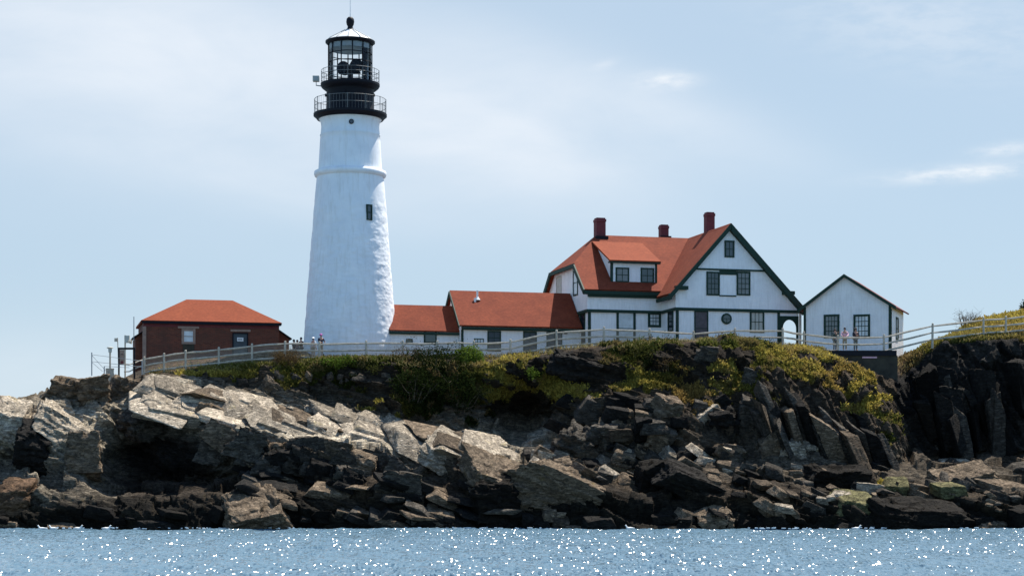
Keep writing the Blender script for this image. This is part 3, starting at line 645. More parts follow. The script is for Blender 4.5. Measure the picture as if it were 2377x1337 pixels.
def steepb(): t = rr.random(); return (1765 + t * 300, 945 + t * 75 + rr.uniform(0, 75))
scatter(26, steepb, 'narrow steep brown rib of rock on the right slope under the grass', 'steep rock ribs of the right slope', [TAN, GREY, DARK, GREY], (90, 150), 8400, (.16, .28), (64, 70), .88, 'rock_rib', .45, tilt=(2, 10), yaw=(-6, 10))
def rcl(): return (rr.uniform(2140, 2385), rr.uniform(885, 1040))
scatter(26, rcl, 'dark upright slab standing out of the shaded right cliff face', 'upright slabs of the dark right cliff', [DARK, GREY, DARK, WETC], (80, 140), 8800, (.22, .4), (72, 88), .86, 'rock_rib', .35, tilt=(-4, 6), yaw=(-14, 14))
def cl2(): return (rr.uniform(1290, 1720), rr.uniform(925, 1035))
scatter(26, cl2, 'angular brown block jutting from the plant covered bank right of the cave', 'blocks in the bank right of the cave', [TAN, GREY, DARK, GREY], (30, 66), 8600, (.45, 1.0), (-10, 30), .8, 'rock_block')
scatter(85, lambda: (rr.uniform(1700, 2390), rr.uniform(1075, 1190)), 'loose grey brown rock in the rubble field below the right slope and dark cliff', 'rocks of the right rubble field', [TAN, TAN, PALE, GREY, DARK, TAN, GREY], (18, 60), 3000, (.28, .6))
scatter(75, lambda: (rr.uniform(1230, 1720), rr.uniform(1035, 1120)), 'loose brown rock on the shore slope between cave mouth and steep strata', 'rocks of the middle shore slope', [TAN, TAN, PALE, GREY, DARK], (22, 66), 4000, diprange=(5, 35))
scatter(60, lambda: (lambda t: (560 + t * 620, 1090 + t * 20 + rr.uniform(0, 110)))(rr.random()), 'small dark ledge rock on the shore under the pale sloping ledge', 'dark ledge rocks under the pale ledge', [DARK, TAN, DARK, GREY], (26, 90), 5000, (.16, .34), (5, 28))
scatter(50, lambda: (rr.uniform(-20, 2390), rr.uniform(1190, 1228)), 'dark wet weed covered rock along the waterline', 'wet rocks along the waterline', [WETC, DARK, WETC, TAN], (26, 80), 6000, (.3, .55), (-6, 14))
scatter(24, lambda: (rr.uniform(560, 960), rr.uniform(868, 890) + 0), 'small tan rock half buried in grass below the left fence', 'small rocks in the grass below the left fence', [TAN, GREY], (10, 24), 7000, (.5, .9))

# ------------------------------------------------------------------ buildings
class Frame:
    """upright local frame: u along the front, v towards the back, seen in photo pixels"""
    def __init__(s, px, Y, deg): s.ox = (px - CX) / F * Y; s.oy = Y; s.a = R(deg); s.c = math.cos(s.a); s.s = math.sin(s.a)
    def U(s, px, v): k = (px - CX) / F; return (k * (s.oy + v * s.c) - s.ox + v * s.s) / (s.c - k * s.s)
    def Vv(s, px, u): k = (px - CX) / F; return (k * (s.oy + u * s.s) - s.ox - u * s.c) / (-s.s - k * s.c)
    def Z(s, row, u, v): return CH + (HZ - row) / F * (s.oy + u * s.s + v * s.c)
    def W(s, px, row, v): u = s.U(px, v); return (u, v, s.Z(row, u, v))
    def world(s, u, v, z): return (s.ox + u * s.c - v * s.s, s.oy + u * s.s + v * s.c, z)
    def root(s, name, u, v, z, **k):
        o = empty(name, s.world(u, v, z), s.a, **k); o['_off'] = (u, v, z); s.off = (u, v, z); s.o = o; return o
def front_opening(fr, root, off, x0, x1, z0, z1, v, pane, frame=M['green'], name='window', fw=.12, bars=(1, 1), proud=.07, sill=True):
    """framed window or door standing proud of a wall whose front lies at depth v (v = wall face)"""
    m = MB()
    m.box(x0 - fw, x0, v - proud, v + .06, z0 - fw, z1 + fw); m.box(x1, x1 + fw, v - proud, v + .06, z0 - fw, z1 + fw)
    m.box(x0, x1, v - proud, v + .06, z1, z1 + fw); m.box(x0, x1, v - proud, v + .06, z0 - fw, z0)
    o = m.build(name, frame, root, off)
    g = MB().box(x0, x1, v - .02, v + .05, z0, z1).build('pane', pane, o)
    g.parent = o
    for q in g.data.vertices: q.co -= Vector(off)
    if bars != (0, 0):
        b = MB(); nxb, nzb = bars
        for i in range(1, nxb + 1): x = x0 + (x1 - x0) * i / (nxb + 1); b.box(x - .02, x + .02, v - .045, v - .02, z0, z1)
        for i in range(1, nzb + 1): z = z0 + (z1 - z0) * i / (nzb + 1); b.box(x0, x1, v - .05, v - .02, z - .025, z + .025)
        b.build('glazing_bar', frame, o, off)
    return o
def side_opening(root, off, y0, y1, z0, z1, u, sgn, pane, frame=M['green'], name='window', fw=.12, bars=(0, 1)):
    m = MB(); a, b_ = sorted((u - .05 * sgn, u + .07 * sgn))
    m.box(a, b_, y0 - fw, y0, z0 - fw, z1 + fw); m.box(a, b_, y1, y1 + fw, z0 - fw, z1 + fw); m.box(a, b_, y0, y1, z1, z1 + fw); m.box(a, b_, y0, y1, z0 - fw, z0)
    o = m.build(name, frame, root, off)
    a, b_ = sorted((u - .04 * sgn, u + .02 * sgn)); MB().box(a, b_, y0, y1, z0, z1).build('pane', pane, o, off)
    if bars[1]:
        a, b_ = sorted((u + .02 * sgn, u + .045 * sgn)); zc = (z0 + z1) / 2; MB().box(a, b_, y0, y1, zc - .03, zc + .03).build('glazing_bar', frame, o, off)
    return o
def slab(p, th):
    """roof sheet: polygon p extruded by th along its own normal"""
    n = (Vector(p[1]) - Vector(p[0])).cross(Vector(p[2]) - Vector(p[0])).normalized()
    if n.z < 0: n = -n
    m = MB(); m.prism([Vector(q) - n * th for q in p], n * th); return m

# ---- lighthouse
LX, LY = (813 - CX) / F * 168, 168.0
def lz(row): return CH + (HZ - row) / F * LY
def lr(px): return px / F * LY
LZ0 = 12.0
lh = empty('lighthouse', (LX, LY, LZ0), label='tall white tapering lighthouse tower with black lantern room and two railed galleries', cat='lighthouse')
off = (LX, LY, LZ0)
prof = [(0, LZ0), (lr(111), LZ0), (lr(108), lz(800)), (lr(103), lz(730)), (lr(97.5), lz(660)), (lr(92), lz(590)), (lr(86.5), lz(520)), (lr(81), lz(450)), (lr(77.5), lz(413))]
fine = [(0, LZ0)]
for (r0, z0), (r1, z1) in zip(prof[1:], prof[2:]):
    k = max(1, int((z1 - z0) / .16)); fine += [(r0 + (r1 - r0) * i / k, z0 + (z1 - z0) * i / k) for i in range(k)]
fine.append(prof[-1])
tm = MB().lathe(fine, 150, (LX, LY))
V = np.array(tm.v); ctr = np.array([LX, LY, 0]); rad = (V - ctr) * np.array([1, 1, 0]); rn = np.linalg.norm(rad, axis=1); ok = rn > .1
bk_ = blocks(V / np.array([.62, .62, .34]), 77); dd = (bk_[:, 0] - .5) * .04 + (fbm(V * 1.6, 3, 9) - .45) * .09
k_ = ok * sm(-V[:, 2], -lz(420), -lz(500)); V = V + rad / np.maximum(rn, .1)[:, None] * (dd * k_)[:, None]; tm.v = [tuple(p) for p in V]
tm.build('tower_wall', M['tower'], lh, off, smooth=True)
MB().lathe([(lr(77), lz(414)), (lr(82), lz(411)), (lr(84), lz(406)), (lr(83), lz(400)), (lr(77), lz(397)), (lr(72), lz(396.5))], 96, (LX, LY)).build('belt_course', M['tower'], lh, off, smooth=True)
MB().lathe([(lr(74), lz(398)), (lr(73.5), lz(392)), (lr(70), lz(330)), (lr(69), lz(318)), (lr(70.5), lz(316)), (lr(68.5), lz(313)), (lr(67), lz(297)), (lr(68), lz(287)), (lr(72), lz(280)), (lr(77), lz(275)), (lr(55), lz(274))], 96, (LX, LY)).build('upper_wall', M['tower'], lh, off, smooth=True)
MB().lathe([(0, lz(280)), (lr(77), lz(279)), (lr(80), lz(275)), (lr(85), lz(271)), (lr(85), lz(266)), (0, lz(265))], 96, (LX, LY)).build('lower_gallery_deck', M['black'], lh, off)
wr = MB().lathe([(0, lz(266)), (lr(57), lz(266)), (lr(57), lz(262)), (lr(55.5), lz(260)), (lr(55), lz(212)), (lr(58), lz(208)), (lr(60), lz(205)), (0, lz(204))], 64, (LX, LY)).build('watch_room', M['black'], lh, off, smooth=True)
for t in (R(-168), R(-12), R(-100)):
    a = Vector((LX + lr(54) * math.cos(t), LY + lr(54) * math.sin(t), lz(224))); MB().tube([a, a + Vector((math.cos(t), math.sin(t), 0)) * .18], .13, 12).build('porthole', M['black'], wr, off)
MB().lathe([(0, lz(210)), (lr(60), lz(210)), (lr(66), lz(205)), (lr(68.5), lz(201)), (lr(68.5), lz(196)), (0, lz(194))], 64, (LX, LY)).build('upper_gallery_deck', M['black'], lh, off)
def railing(name, r, z0, z1, npost, nbal, heights):
    m = MB()
    for k in range(npost):
        t = 2 * math.pi * k / npost; m.tube([(LX + r * math.cos(t), LY + r * math.sin(t), z0), (LX + r * math.cos(t), LY + r * math.sin(t), z1 + .05)], .024, 6)
    for k in range(nbal):
        t = 2 * math.pi * (k + .5) / nbal; m.tube([(LX + r * math.cos(t), LY + r * math.sin(t), z0), (LX + r * math.cos(t), LY + r * math.sin(t), z1)], .007, 4)
    for h in heights: m.ring(r, z0 + (z1 - z0) * h, .022, 48, (LX, LY))
    m.build(name, M['rail_paint'], lh, off)
railing('lower_railing', lr(83), lz(266), lz(233), 12, 72, (.5, 1.0)); railing('upper_railing', lr(67), lz(196), lz(166), 12, 24, (.33, .66, 1.0))
lant = MB()
for k in range(12):
    t = 2 * math.pi * (k + .35) / 12; r = lr(50.5); wd = .06
    lant.tube([(LX + r * math.cos(t), LY + r * math.sin(t), lz(195)), (LX + r * math.cos(t), LY + r * math.sin(t), lz(103))], .05, 6)
for row in (194, 172, 148, 128): lant.ring(lr(50.5), lz(row), .035 if row < 190 else .09, 48, (LX, LY))
lant.build('lantern_frame', M['black'], lh, off)
MB().lathe([(lr(49.5), lz(194)), (lr(49.5), lz(104))], 48, (LX, LY)).build('lantern_glass', M['glass'], lh, off)
MB().lathe([(0, lz(118)), (lr(46), lz(118)), (lr(48.5), lz(117)), (lr(48.5), lz(104)), (0, lz(103))], 48, (LX, LY)).build('lantern_ceiling', M['grey_metal'], lh, off)
MB().box(LX + lr(29), LX + lr(41), LY - 1.0, LY - .7, lz(194), lz(118)).build('lantern_door_post', M['black'], lh, off)
ln = MB(); zt = lz(158)
for sgn, dz in ((-1, -.12), (1, .10)):
    c0 = Vector((LX + sgn * lr(13), LY - .1, zt + dz)); ax = Vector((sgn * .35, -.9, .05)).normalized()
    ln.tube([c0 - ax * .35, c0 - ax * .2, c0 + ax * .35, c0 + ax * .45], [.2, .52, .58, .48], 20)
ln.box(LX - .18, LX + .18, LY - .2, LY + .2, lz(194), lz(162)); ln.box(LX - lr(24), LX + lr(24), LY - .12, LY + .12, lz(172), lz(168))
ln.build('rotating_beacon', M['black'], lh, off)
rf = MB(); nseg = 12
pr = [(lr(56), lz(98)), (lr(50), lz(93)), (lr(13), lz(72)), (lr(6), lz(68))]
rf.lathe([(0, lz(98))] + pr + [(0, lz(67))], nseg, (LX, LY)); rfo = rf.build('lantern_roof', M['white_metal'], lh, off)
rb = MB()
for k in range(nseg):
    t = 2 * math.pi * k / nseg; rb.tube([(LX + r * math.cos(t), LY + r * math.sin(t), z + .03) for r, z in pr[:3]], .035, 5)
rb.build('roof_rib', M['grey_metal'], rfo, off)
MB().lathe([(0, lz(105)), (lr(53), lz(105)), (lr(57.5), lz(101)), (lr(57.5), lz(97.5)), (0, lz(97))], 48, (LX, LY)).build('roof_gutter', M['black'], lh, off)
fn = MB().lathe([(0, lz(74)), (lr(14), lz(74)), (lr(9), lz(69)), (lr(6.5), lz(66)), (lr(6), lz(62)), (lr(8), lz(59)), (lr(9.5), lz(52)), (lr(8.5), lz(45)), (lr(5), lz(41)), (0, lz(40))], 24, (LX, LY)).build('ventilator_ball', M['black'], lh, off, smooth=True)
MB().tube([(LX, LY, lz(41)), (LX, LY, lz(-6))], [.035, .02], 6).build('lightning_rod', M['white_metal'], fn, off)
def tower_open(px, row, wpx, hpx, rpx, name, round_=False):
    x = LX + lr(px - 813); dy = math.sqrt(max(.1, lr(rpx) ** 2 - (x - LX) ** 2)); t = math.atan2(-dy, x - LX)
    n = Vector((math.cos(t), math.sin(t), 0)); sd = Vector((-n.y, n.x, 0)); c0 = Vector((x, LY - dy, lz(row)))
    if round_:
        o = MB().tube([c0 - n * .2, c0 + n * .07], [lr(wpx / 2 + 1.2)] * 2, 20).build(name, M['black'], lh, off); MB().tube([c0 - n * .2, c0 + n * .09], lr(wpx / 2 - .5), 20).build('pane', M['pane'], o, off); return
    w_, h_ = lr(wpx / 2) / abs(math.cos(t + math.pi / 2)), lr(hpx / 2)
    def pb(a0, a1, b0, b1, d0, d1): m_.prism([c0 + sd * a0 + Vector((0, 0, b0)) + n * d0, c0 + sd * a1 + Vector((0, 0, b0)) + n * d0, c0 + sd * a1 + Vector((0, 0, b1)) + n * d0, c0 + sd * a0 + Vector((0, 0, b1)) + n * d0], n * (d1 - d0))
    m_ = MB(); f = .1
    pb(-w_, -w_ + f, -h_, h_, -.2, .12); pb(w_ - f, w_, -h_, h_, -.2, .12); pb(-w_ + f, w_ - f, h_ - f, h_, -.2, .12); pb(-w_ + f, w_ - f, -h_, -h_ + f, -.2, .12); pb(-w_ + f, w_ - f, -.04, .04, .06, .1)
    o = m_.build(name, M['green'], lh, off); m_ = MB(); pb(-w_ + f, w_ - f, -h_ + f, h_ - f, -.1, .055); m_.build('pane', M['pane'], o, off)
tower_open(821, 295, 9, 9, 67.5, 'round_window', True); tower_open(861.5, 503, 12, 36, 85, 'window')
lb = MB(); bx = LX - lr(79); lb.box(bx - .27, bx + .25, LY - .3, LY + .25, lz(190), lz(178))
sl_ = lb.build('flood_lamp', M['cream'], lh, off)
MB().box(bx - .17, bx + .15, LY - .33, LY - .3, lz(188), lz(180)).build('lamp_lens', M['grey_metal'], sl_, off)
MB().tube([(bx, LY, lz(190)), (bx, LY, lz(199)), (LX - lr(64), LY, lz(201))], .05, 6).build('lamp_arm', M['grey_metal'], sl_, off)

# ---- keeper's house and its lower wings share one orientation
H = Frame(1712, 168, 15)
U, Z, Wp, Vv = H.U, H.Z, H.W, H.Vv
G0 = 12.2
VW = 3.5                                  # wing front sits this far behind the gable front
uA, uB, uP = U(1570, 0), U(1810, 0), U(1853, 0)
zT = Z(720, 0, 0)                         # top of the ground floor
uL = U(1366, VW)                          # left end wall of the wing
zE = Z(674, U(1450, VW), VW); vR = 9.7; zR = Z(548, U(1450, vR), vR); vBk = 2 * vR - VW
house = H.root('keepers_house', (uL + uP) / 2, 3, G0, label="large white two storey keeper's house with red gabled roofs, shed dormer and three chimneys", cat='house')
ho = H.off
m = MB(); m.box(uA, uB, 0, vBk, G0, zT - .02); m.box(uL, uA - .003, VW, vBk, G0, zT - .02)
m.build('ground_floor_wall', M['white'], house, ho)
# upper storey: gable body
ap = (U(1695, -.35)); zA = zR - .30
zl = Z(672, uA, 0); zr = Z(716, uP, 0)
uA2, uP2 = uA - .10, uP + .05
sR = (zA - zr) / (uP2 - ap); sL = (zA - zl) / (ap - uA2)
m = MB(); m.prism([(uA2, -.08, zT + .1), (uP2, -.08, zT + .1), (uP2, -.08, zr), (ap, -.08, zA), (uA2, -.08, zl)], (0, vBk - .5, 0))
m.build('gable_wall', M['white'], house, ho)
# shingled triangle above the attic sill, a little proud
zS = Z(625, ap, 0); 
m = MB(); m.prism([(ap - (zA - zS) / sL * .97, -.16, zS), (ap + (zA - zS) / sR * .97, -.16, zS), (ap, -.16, zA - .15)], (0, .075, 0)); m.build('attic_gable', M['white'], house, ho)
MB().box(ap - (zA - zS) / sL * .97, ap + (zA - zS) / sR * .97, -.22, -.083, zS - .14, zS - .002).build('attic_sill_band', M['green'], house, ho)
# wing upper body with jerkinhead end
zw = zE + .15
slope = (zR - zE) / (vR - VW + .4)
uJ = U(1384, vR); zJ = Z(622, uL, vR)      # ridge end, foot of the small end hip
dJ = (zR - zJ) / slope
m = MB(); m.prism([(uL - .12, VW - .1, zT + .1), (uL - .12, VW - .1, zw), (uL - .12, vR - dJ, zJ - .25), (uL - .12, vR + dJ, zJ - .25), (uL - .12, vBk + .1, zw), (uL - .12, vBk + .1, zT + .1)], (uA2 - .01 - uL + .12, 0, 0))
m.build('wing_wall', M['white'], house, ho)
# belts between the storeys
m = MB(); m.box(uA2 - .06, uP2 + .1, -.16, .3, zT - .14, zT + .098); m.box(uL - .2, uA2 - .065, VW - .18, VW + .3, zT - .14, zT + .098); m.box(uL - .2, uL + .1, VW + .305, vBk, zT - .14, zT + .098); m.box(uA2 - .065, uA2 + .2, .305, VW - .185, zT - .14, zT + .098)
m.build('belt_course', M['green'], house, ho)
# roofs
th = .2; ov = .42
zEo = zE - .02; vE = VW - .45
uLo = uL - .5; uRo = ap
front = [(uLo, vE, zEo), (uRo, vE, zEo), (uRo, vR, zR), (uJ, vR, zR), (uLo, vR - dJ, zJ)]
back = [(uLo, 2 * vR - vE, zEo), (uLo, vR + dJ, zJ), (uJ, vR, zR), (uRo, vR, zR), (uRo, 2 * vR - vE, zEo)]
hip = [(uLo, vR - dJ, zJ), (uJ, vR, zR), (uLo, vR + dJ, zJ)]
# keep the wing's front sheet from poking through the gable block's front: it ends at the valley
zvl = zR + .02
uVal = ap - (zvl - zEo) / sL
front = [(uLo, vE, zEo), (uVal, vE, zEo), (ap - (zvl - zR) / sL - .02, vR, zR), (uJ, vR, zR), (uLo, vR - dJ, zJ)]
for p_ in (front, back, hip): slab(p_, th).build('roof', M['roof'], house, ho)
vF = -.55
gl = [(ap - (zvl - (zl - .35)) / sL, vF, zl - .35), (ap, vF, zvl), (ap, vBk + .3, zvl), (ap - (zvl - (zl - .35)) / sL, vBk + .3, zl - .35)]
uRt = U(1860, 0); zRt = zvl - sR * (uRt - ap)
gr = [(ap, vF, zvl), (uRt, vF, zRt), (uRt, vBk + .3, zRt), (ap, vBk + .3, zvl)]
for p_ in (gl, gr): slab(p_, th).build('roof', M['roof'], house, ho)
# barge boards
def board(p, q, h, y0, y1, nm='barge_board'):
    m = MB(); m.prism([(p[0], y0, p[1]), (q[0], y0, q[1]), (q[0], y0, q[1] - h), (p[0], y0, p[1] - h)], (0, y1 - y0, 0)); return m.build(nm, M['green'], house, ho)
board((ap - .02, zvl - .03), (gl[0][0] - .05, gl[0][2] - .08), .50, vF - .08, -.1)
board((ap + .02, zvl - .03), (uRt + .05, zRt - .05), .62, vF - .08, -.1)
# stepped brackets on the rakes and the deep dark eave of the wing
for px, row, wd in ((1832, 680, .5), (1583, 668, .55)):
    u_, v_, z_ = Wp(px, row, -.5); MB().box(u_ - wd, u_ + wd, vF - .02, -.09, z_ - .14, z_ + .16).build('rake_bracket', M['green'], house, ho)
m = MB(); m.box(uLo - .02, uVal + .1, vE - .05, VW - .105, zEo - .42, zEo - .12); m.box(uL - .1, uVal + .1, VW - .34, VW - .105, zEo - .62, zEo - .42); m.build('eave_cornice', M['green'], house, ho)
for s1 in (1, -1):
    p0 = (uLo, vR - s1 * dJ, zJ - .22); p1 = (uLo, vR - s1 * (vR - vE), zEo - .22)
    MB().beam((uLo - .05, *p0[1:]), (uLo - .05, *p1[1:]), .12, .42).build('barge_board', M['green'], house, ho)
MB().beam((uLo - .05, vR - dJ - .2, zJ - .22), (uLo - .05, vR + dJ + .2, zJ - .22), .14, .3).build('barge_board', M['green'], house, ho)
# side rake of gable block on the wing side (eave return)
MB().box(gl[0][0] - .03, gl[0][0] + .15, -.5, VW - .46, gl[0][2] - .5, gl[0][2] - .2).build('eave_cornice', M['green'], house, ho)
# shed dormer
vD = VW + .55; d0, d1 = U(1420, vD), U(1523, vD); zD0, zD1 = Z(664, d0, vD), Z(604, d0, vD)
vTop = VW - .4 + (Z(561, U(1430, 7.5), 7.5) - zE) / slope; zTp = zE + slope * (vTop - VW + .4)
m = MB(); m.prism([(d0, vD, zD0), (d0, vD, zD1), (d0, vTop + .1, zTp - .1), (d0, vD + 3.6, zD0)], (d1 - d0, 0, 0)); dm = m.build('dormer', M['white'], house, ho)
slab([(d0 - .3, vD - .4, zD1 - .02), (d1 + .3, vD - .4, zD1 - .02), (d1 + .3, vTop, zTp + .12), (d0 - .3, vTop, zTp + .12)], .14).build('dormer_roof', M['brick_roof'], dm, ho)  # lighter red roof colour stands in for the fuller sun on this slope
m = MB(); m.box(d0 - .08, d0 + .1, vD - .06, vD + .2, zD0, zD1 - .02); m.box(d1 - .1, d1 + .08, vD - .06, vD + .2, zD0, zD1 - .02); m.box(d0 - .3, d1 + .3, vD - .36, vD + .1, zD1 - .24, zD1 - .12); m.build('dormer_trim', M['green'], dm, ho)
def fo(root, px0, r0, px1, r1, v, pane, **k):
    x0, x1 = U(px0, v), U(px1, v); return front_opening(H, root, ho, x0, x1, Z(r1, x0, v), Z(r0, x0, v), v, pane, **k)
fo(dm, 1432, 624, 1457, 652, vD, M['shade']); fo(dm, 1490, 625, 1515, 654, vD, M['pane'])
# little triangular vent dormer
tv = U(1561, 5.0); zv = zE + slope * (5.0 - VW + .4)
m = MB(); m.prism([(tv - .42, 4.5, zv - .95), (tv + .42, 4.5, zv - .95), (tv, 4.5, zv + .25)], (0, 2.2, 0)); tvo = m.build('vent_dormer', M['roof'], house, ho)
MB().prism([(tv - .25, 4.46, zv - .8), (tv + .25, 4.46, zv - .8), (tv, 4.46, zv - .02)], (0, .03, 0)).build('louvre', M['cream'], tvo, ho)
# openings of the gable front
fo(house, 1685, 562, 1701, 594, -.165, M['pane'], bars=(1, 1), fw=.13)
fo(house, 1643, 634, 1667, 682, -.085, M['pane'], bars=(2, 3), fw=.13); fo(house, 1713, 634, 1738, 682, -.085, M['shade'], bars=(2, 3), fw=.13)
a0, a1 = U(1670, -.1), U(1709, -.1); zz0, zz1 = Z(688, a0, 0), Z(628, a0, 0)
m = MB(); m.box(a0, a1, -.15, -.083, zz0, zz0 + .1); m.box(a0, a1, -.15, -.083, zz1 - .35, zz1); m.build('window_link_trim', M['green'], house, ho)
fo(house, 1614, 724, 1641, 800, 0, M['brown_door'], bars=(0, 1), fw=.1, name='door'); fo(house, 1744, 726, 1770, 768, 0, M['cream'], bars=(2, 1), fw=.14)
u_, v_, z_ = Wp(1686, 740, 0)
rw = MB().tube([(u_, .02, z_), (u_, -.09, z_)], .46, 28).build('round_window', M['green'], house, ho); MB().tube([(u_, -.09, z_), (u_, -.11, z_)], .31, 28).build('pane', M['pane'], rw, ho)
MB().box(u_ - .31, u_ + .31, -.13, -.11, z_ - .02, z_ + .02).box(u_ - .02, u_ + .02, -.13, -.11, z_ - .31, z_ - .02).build('glazing_bar', M['green'], rw, ho)
# corner posts
for x0, x1, v in ((uA, uA + .2, 0), (uB - .2, uB, 0), (uL, uL + .2, VW)):
    MB().box(x0 - .02, x1, v - .06, v + .12, G0, zT - .145).build('corner_post', M['green'], house, ho)
fo(house, 1436, 724, 1470, 800, VW, M['pale_pane'], bars=(0, 1), fw=.2); fo(house, 1509, 730, 1529, 754, VW, M['pale_pane'], bars=(2, 2), fw=.2)
v0_, v1_ = .8, 1.9; side_opening(house, ho, v0_, v1_, Z(766, uA, 1.2), Z(724, uA, 1.2), uA, -1, M['pane'])
ua = uL; side_opening(house, ho, VW + 1.0, VW + 2.2, Z(800, ua, 5), Z(731, ua, 5), ua, -1, M['pane'])
for p0_, p1_, r0_, r1_, pn in ((1293, 1303, 642, 682, M['cream']), (1332, 1341, 628, 682, M['pale_pane'])):
    ue = uL - .12; va, vb = Vv(p1_, ue), Vv(p0_, ue); side_opening(house, ho, va, vb, Z(r1_, ue, va), Z(r0_, ue, va), ue, -1, pn, frame=M['cream'] if pn is M['cream'] else M['green'], fw=.1)
# arched porch at the right end
zpt = Z(722, uP, 0); pc_ = (uB + uP) / 2 + .05; hw = (uP - uB) / 2 - .22; zsp = Z(762, pc_, 0)
m = MB(); n_ = 10
MB().box(uB + .01, uP + .02, -.02, .1, Z(737, pc_, 0) + .12, zT - .145).build('porch_frieze', M['white'], house, ho)
top_ = Z(737, pc_, 0) + .118
ptsl = [(pc_ - hw * math.cos(math.pi * i / (2 * n_)), -.05, zsp + hw * 1.15 * math.sin(math.pi * i / (2 * n_))) for i in range(2 * n_ + 1)]
m = MB()
for i in range(2 * n_): a, b = ptsl[i], ptsl[i + 1]; m.prism([a, b, (b[0], -.05, top_), (a[0], -.05, top_)], (0, .14, 0))
m.box(uB + .01, pc_ - hw - .001, -.05, .09, G0, top_); m.box(pc_ + hw + .001, uP + .02, -.05, .09, G0, top_); m.build('porch_arch', M['green'], house, ho)
uq, vq, zq = Wp(1857, 760, .4); MB().box(uq - .05, uq + .12, .35, .5, G0, zRt + .3).build('downpipe', M['white_metal'], house, ho)
# chimneys
for px0, px1, rt, rb_, v, rnd in ((1384, 1407, 505, 575, 9.5, 0), (1534, 1553, 521, 575, 10.2, 1), (1640, 1660, 492, 580, 5.2, 0)):
    x0, x1 = U(px0, v), U(px1, v); zt_, zb = Z(rt, x0, v), Z(rb_, x0, v); hwid = (x1 - x0) / 2; xc = (x0 + x1) / 2
    m = MB(); m.box(xc - hwid * .92, xc + hwid * .92, v, v + hwid * 1.9, zb - 1.2, zt_ - .35); m.box(xc - hwid, xc + hwid, v - .06, v + hwid * 1.96, zt_ - .348, zt_ - .12); m.box(xc - hwid * .85, xc + hwid * .85, v + .03, v + hwid * 1.8, zt_ - .118, zt_)
    c_ = m.build('chimney', M['chimney'], house, ho)
    zf = (Z(546, xc, v) if px0 < 1600 else Z(540, xc, v)); MB().box(xc - hwid - .12, xc + hwid + .12, v - .3, v - .02, zf - .4, zf - .1).build('flashing', M['black'], c_, ho)

# ---- middle building
VM = 5.0
mid = H.root('workshop_wing', U(1200, VM), VM + 3, G0, label='long low white wing with steep red roof, dark doors and white vent pipe', cat='building'); mo = H.off
u0, u1 = U(1071, VM), uL - .19; ze = Z(748, u0, VM) ; zrg = Z(677, U(1060, VM + 3.2), VM + 3.2); vr = VM + 3.2
MB().prism([(u0, VM, G0), (u0, VM, ze), (u0, vr, zrg - .2), (u0, 2 * vr - VM, ze), (u0, 2 * vr - VM, G0)], (u1 - u0, 0, 0)).build('wall', M['white'], mid, mo)
sl2 = (zrg - ze) / (vr - VM)
for s1 in (1, -1):
    e_ = [(u0 - .25, vr - s1 * (vr - VM + .4), ze - .4 * sl2 + .1), (u1, vr - s1 * (vr - VM + .4), ze - .4 * sl2 + .1), (u1, vr, zrg + .1), (u0 - .25, vr, zrg + .1)]
    slab(e_, .14).build('roof', M['roof'], mid, mo)
    MB().beam((u0 - .29, vr, zrg - .08), (u0 - .29, vr - s1 * (vr - VM + .4), ze - .4 * sl2 - .08), .08, .26).build('barge_board', M['green'], mid, mo)
m = MB(); m.box(u0, u1, VM - .38, VM - .003, ze - .4 * sl2 - .22, ze - .4 * sl2 - .05); m.box(u0, u1, VM - .12, VM - .003, ze - .62, ze - .4 * sl2 - .222); m.build('eave_board', M['green'], mid, mo)
MB().box(u0 - .03, u0 + .17, VM - .06, VM - .003, G0, ze - .625).build('corner_post', M['green'], mid, mo)
def fm(px0, r0, px1, r1, pane, **k): x0, x1 = U(px0, VM), U(px1, VM); return front_opening(H, mid, mo, x0, x1, Z(r1, x0, VM), min(Z(r0, x0, VM), ze - .75), VM, pane, **k)
fm(1134, 756, 1160, 812, M['door'], bars=(1, 2), name='door', fw=.1); fm(1217, 757, 1243, 812, M['door'], bars=(1, 2), fw=.1, name='door'); fm(1271, 758, 1302, 812, M['door'], bars=(1, 2), fw=.1, name='door')
fm(1102, 787, 1121, 794, M['pale_pane'], bars=(2, 0), fw=.06, name='vent')
u_, v_, z_ = Wp(1108, 700, 7.3); zz = zrg + .1 - (vr - 7.3) * sl2
m = MB().tube([(u_, 7.3, zz - .2), (u_, 7.3, zz + .75)], .09, 8); m.tube([(u_, 7.3, zz - .05), (u_, 7.3, zz + .22)], [.28, .1], 10); m.tube([(u_ - .25, 7.1, zz - .3), (u_ - .25, 7.1, zz + .1)], .1, 8); m.build('vent_pipe', M['white_metal'], mid, mo)
uq, vq, zq = Wp(1313, 773, VM - .1); MB().tube([(uq, VM - .3, zq), (uq, VM - .02, zq)], .1, 8).build('wall_lamp', M['black'], mid, mo)

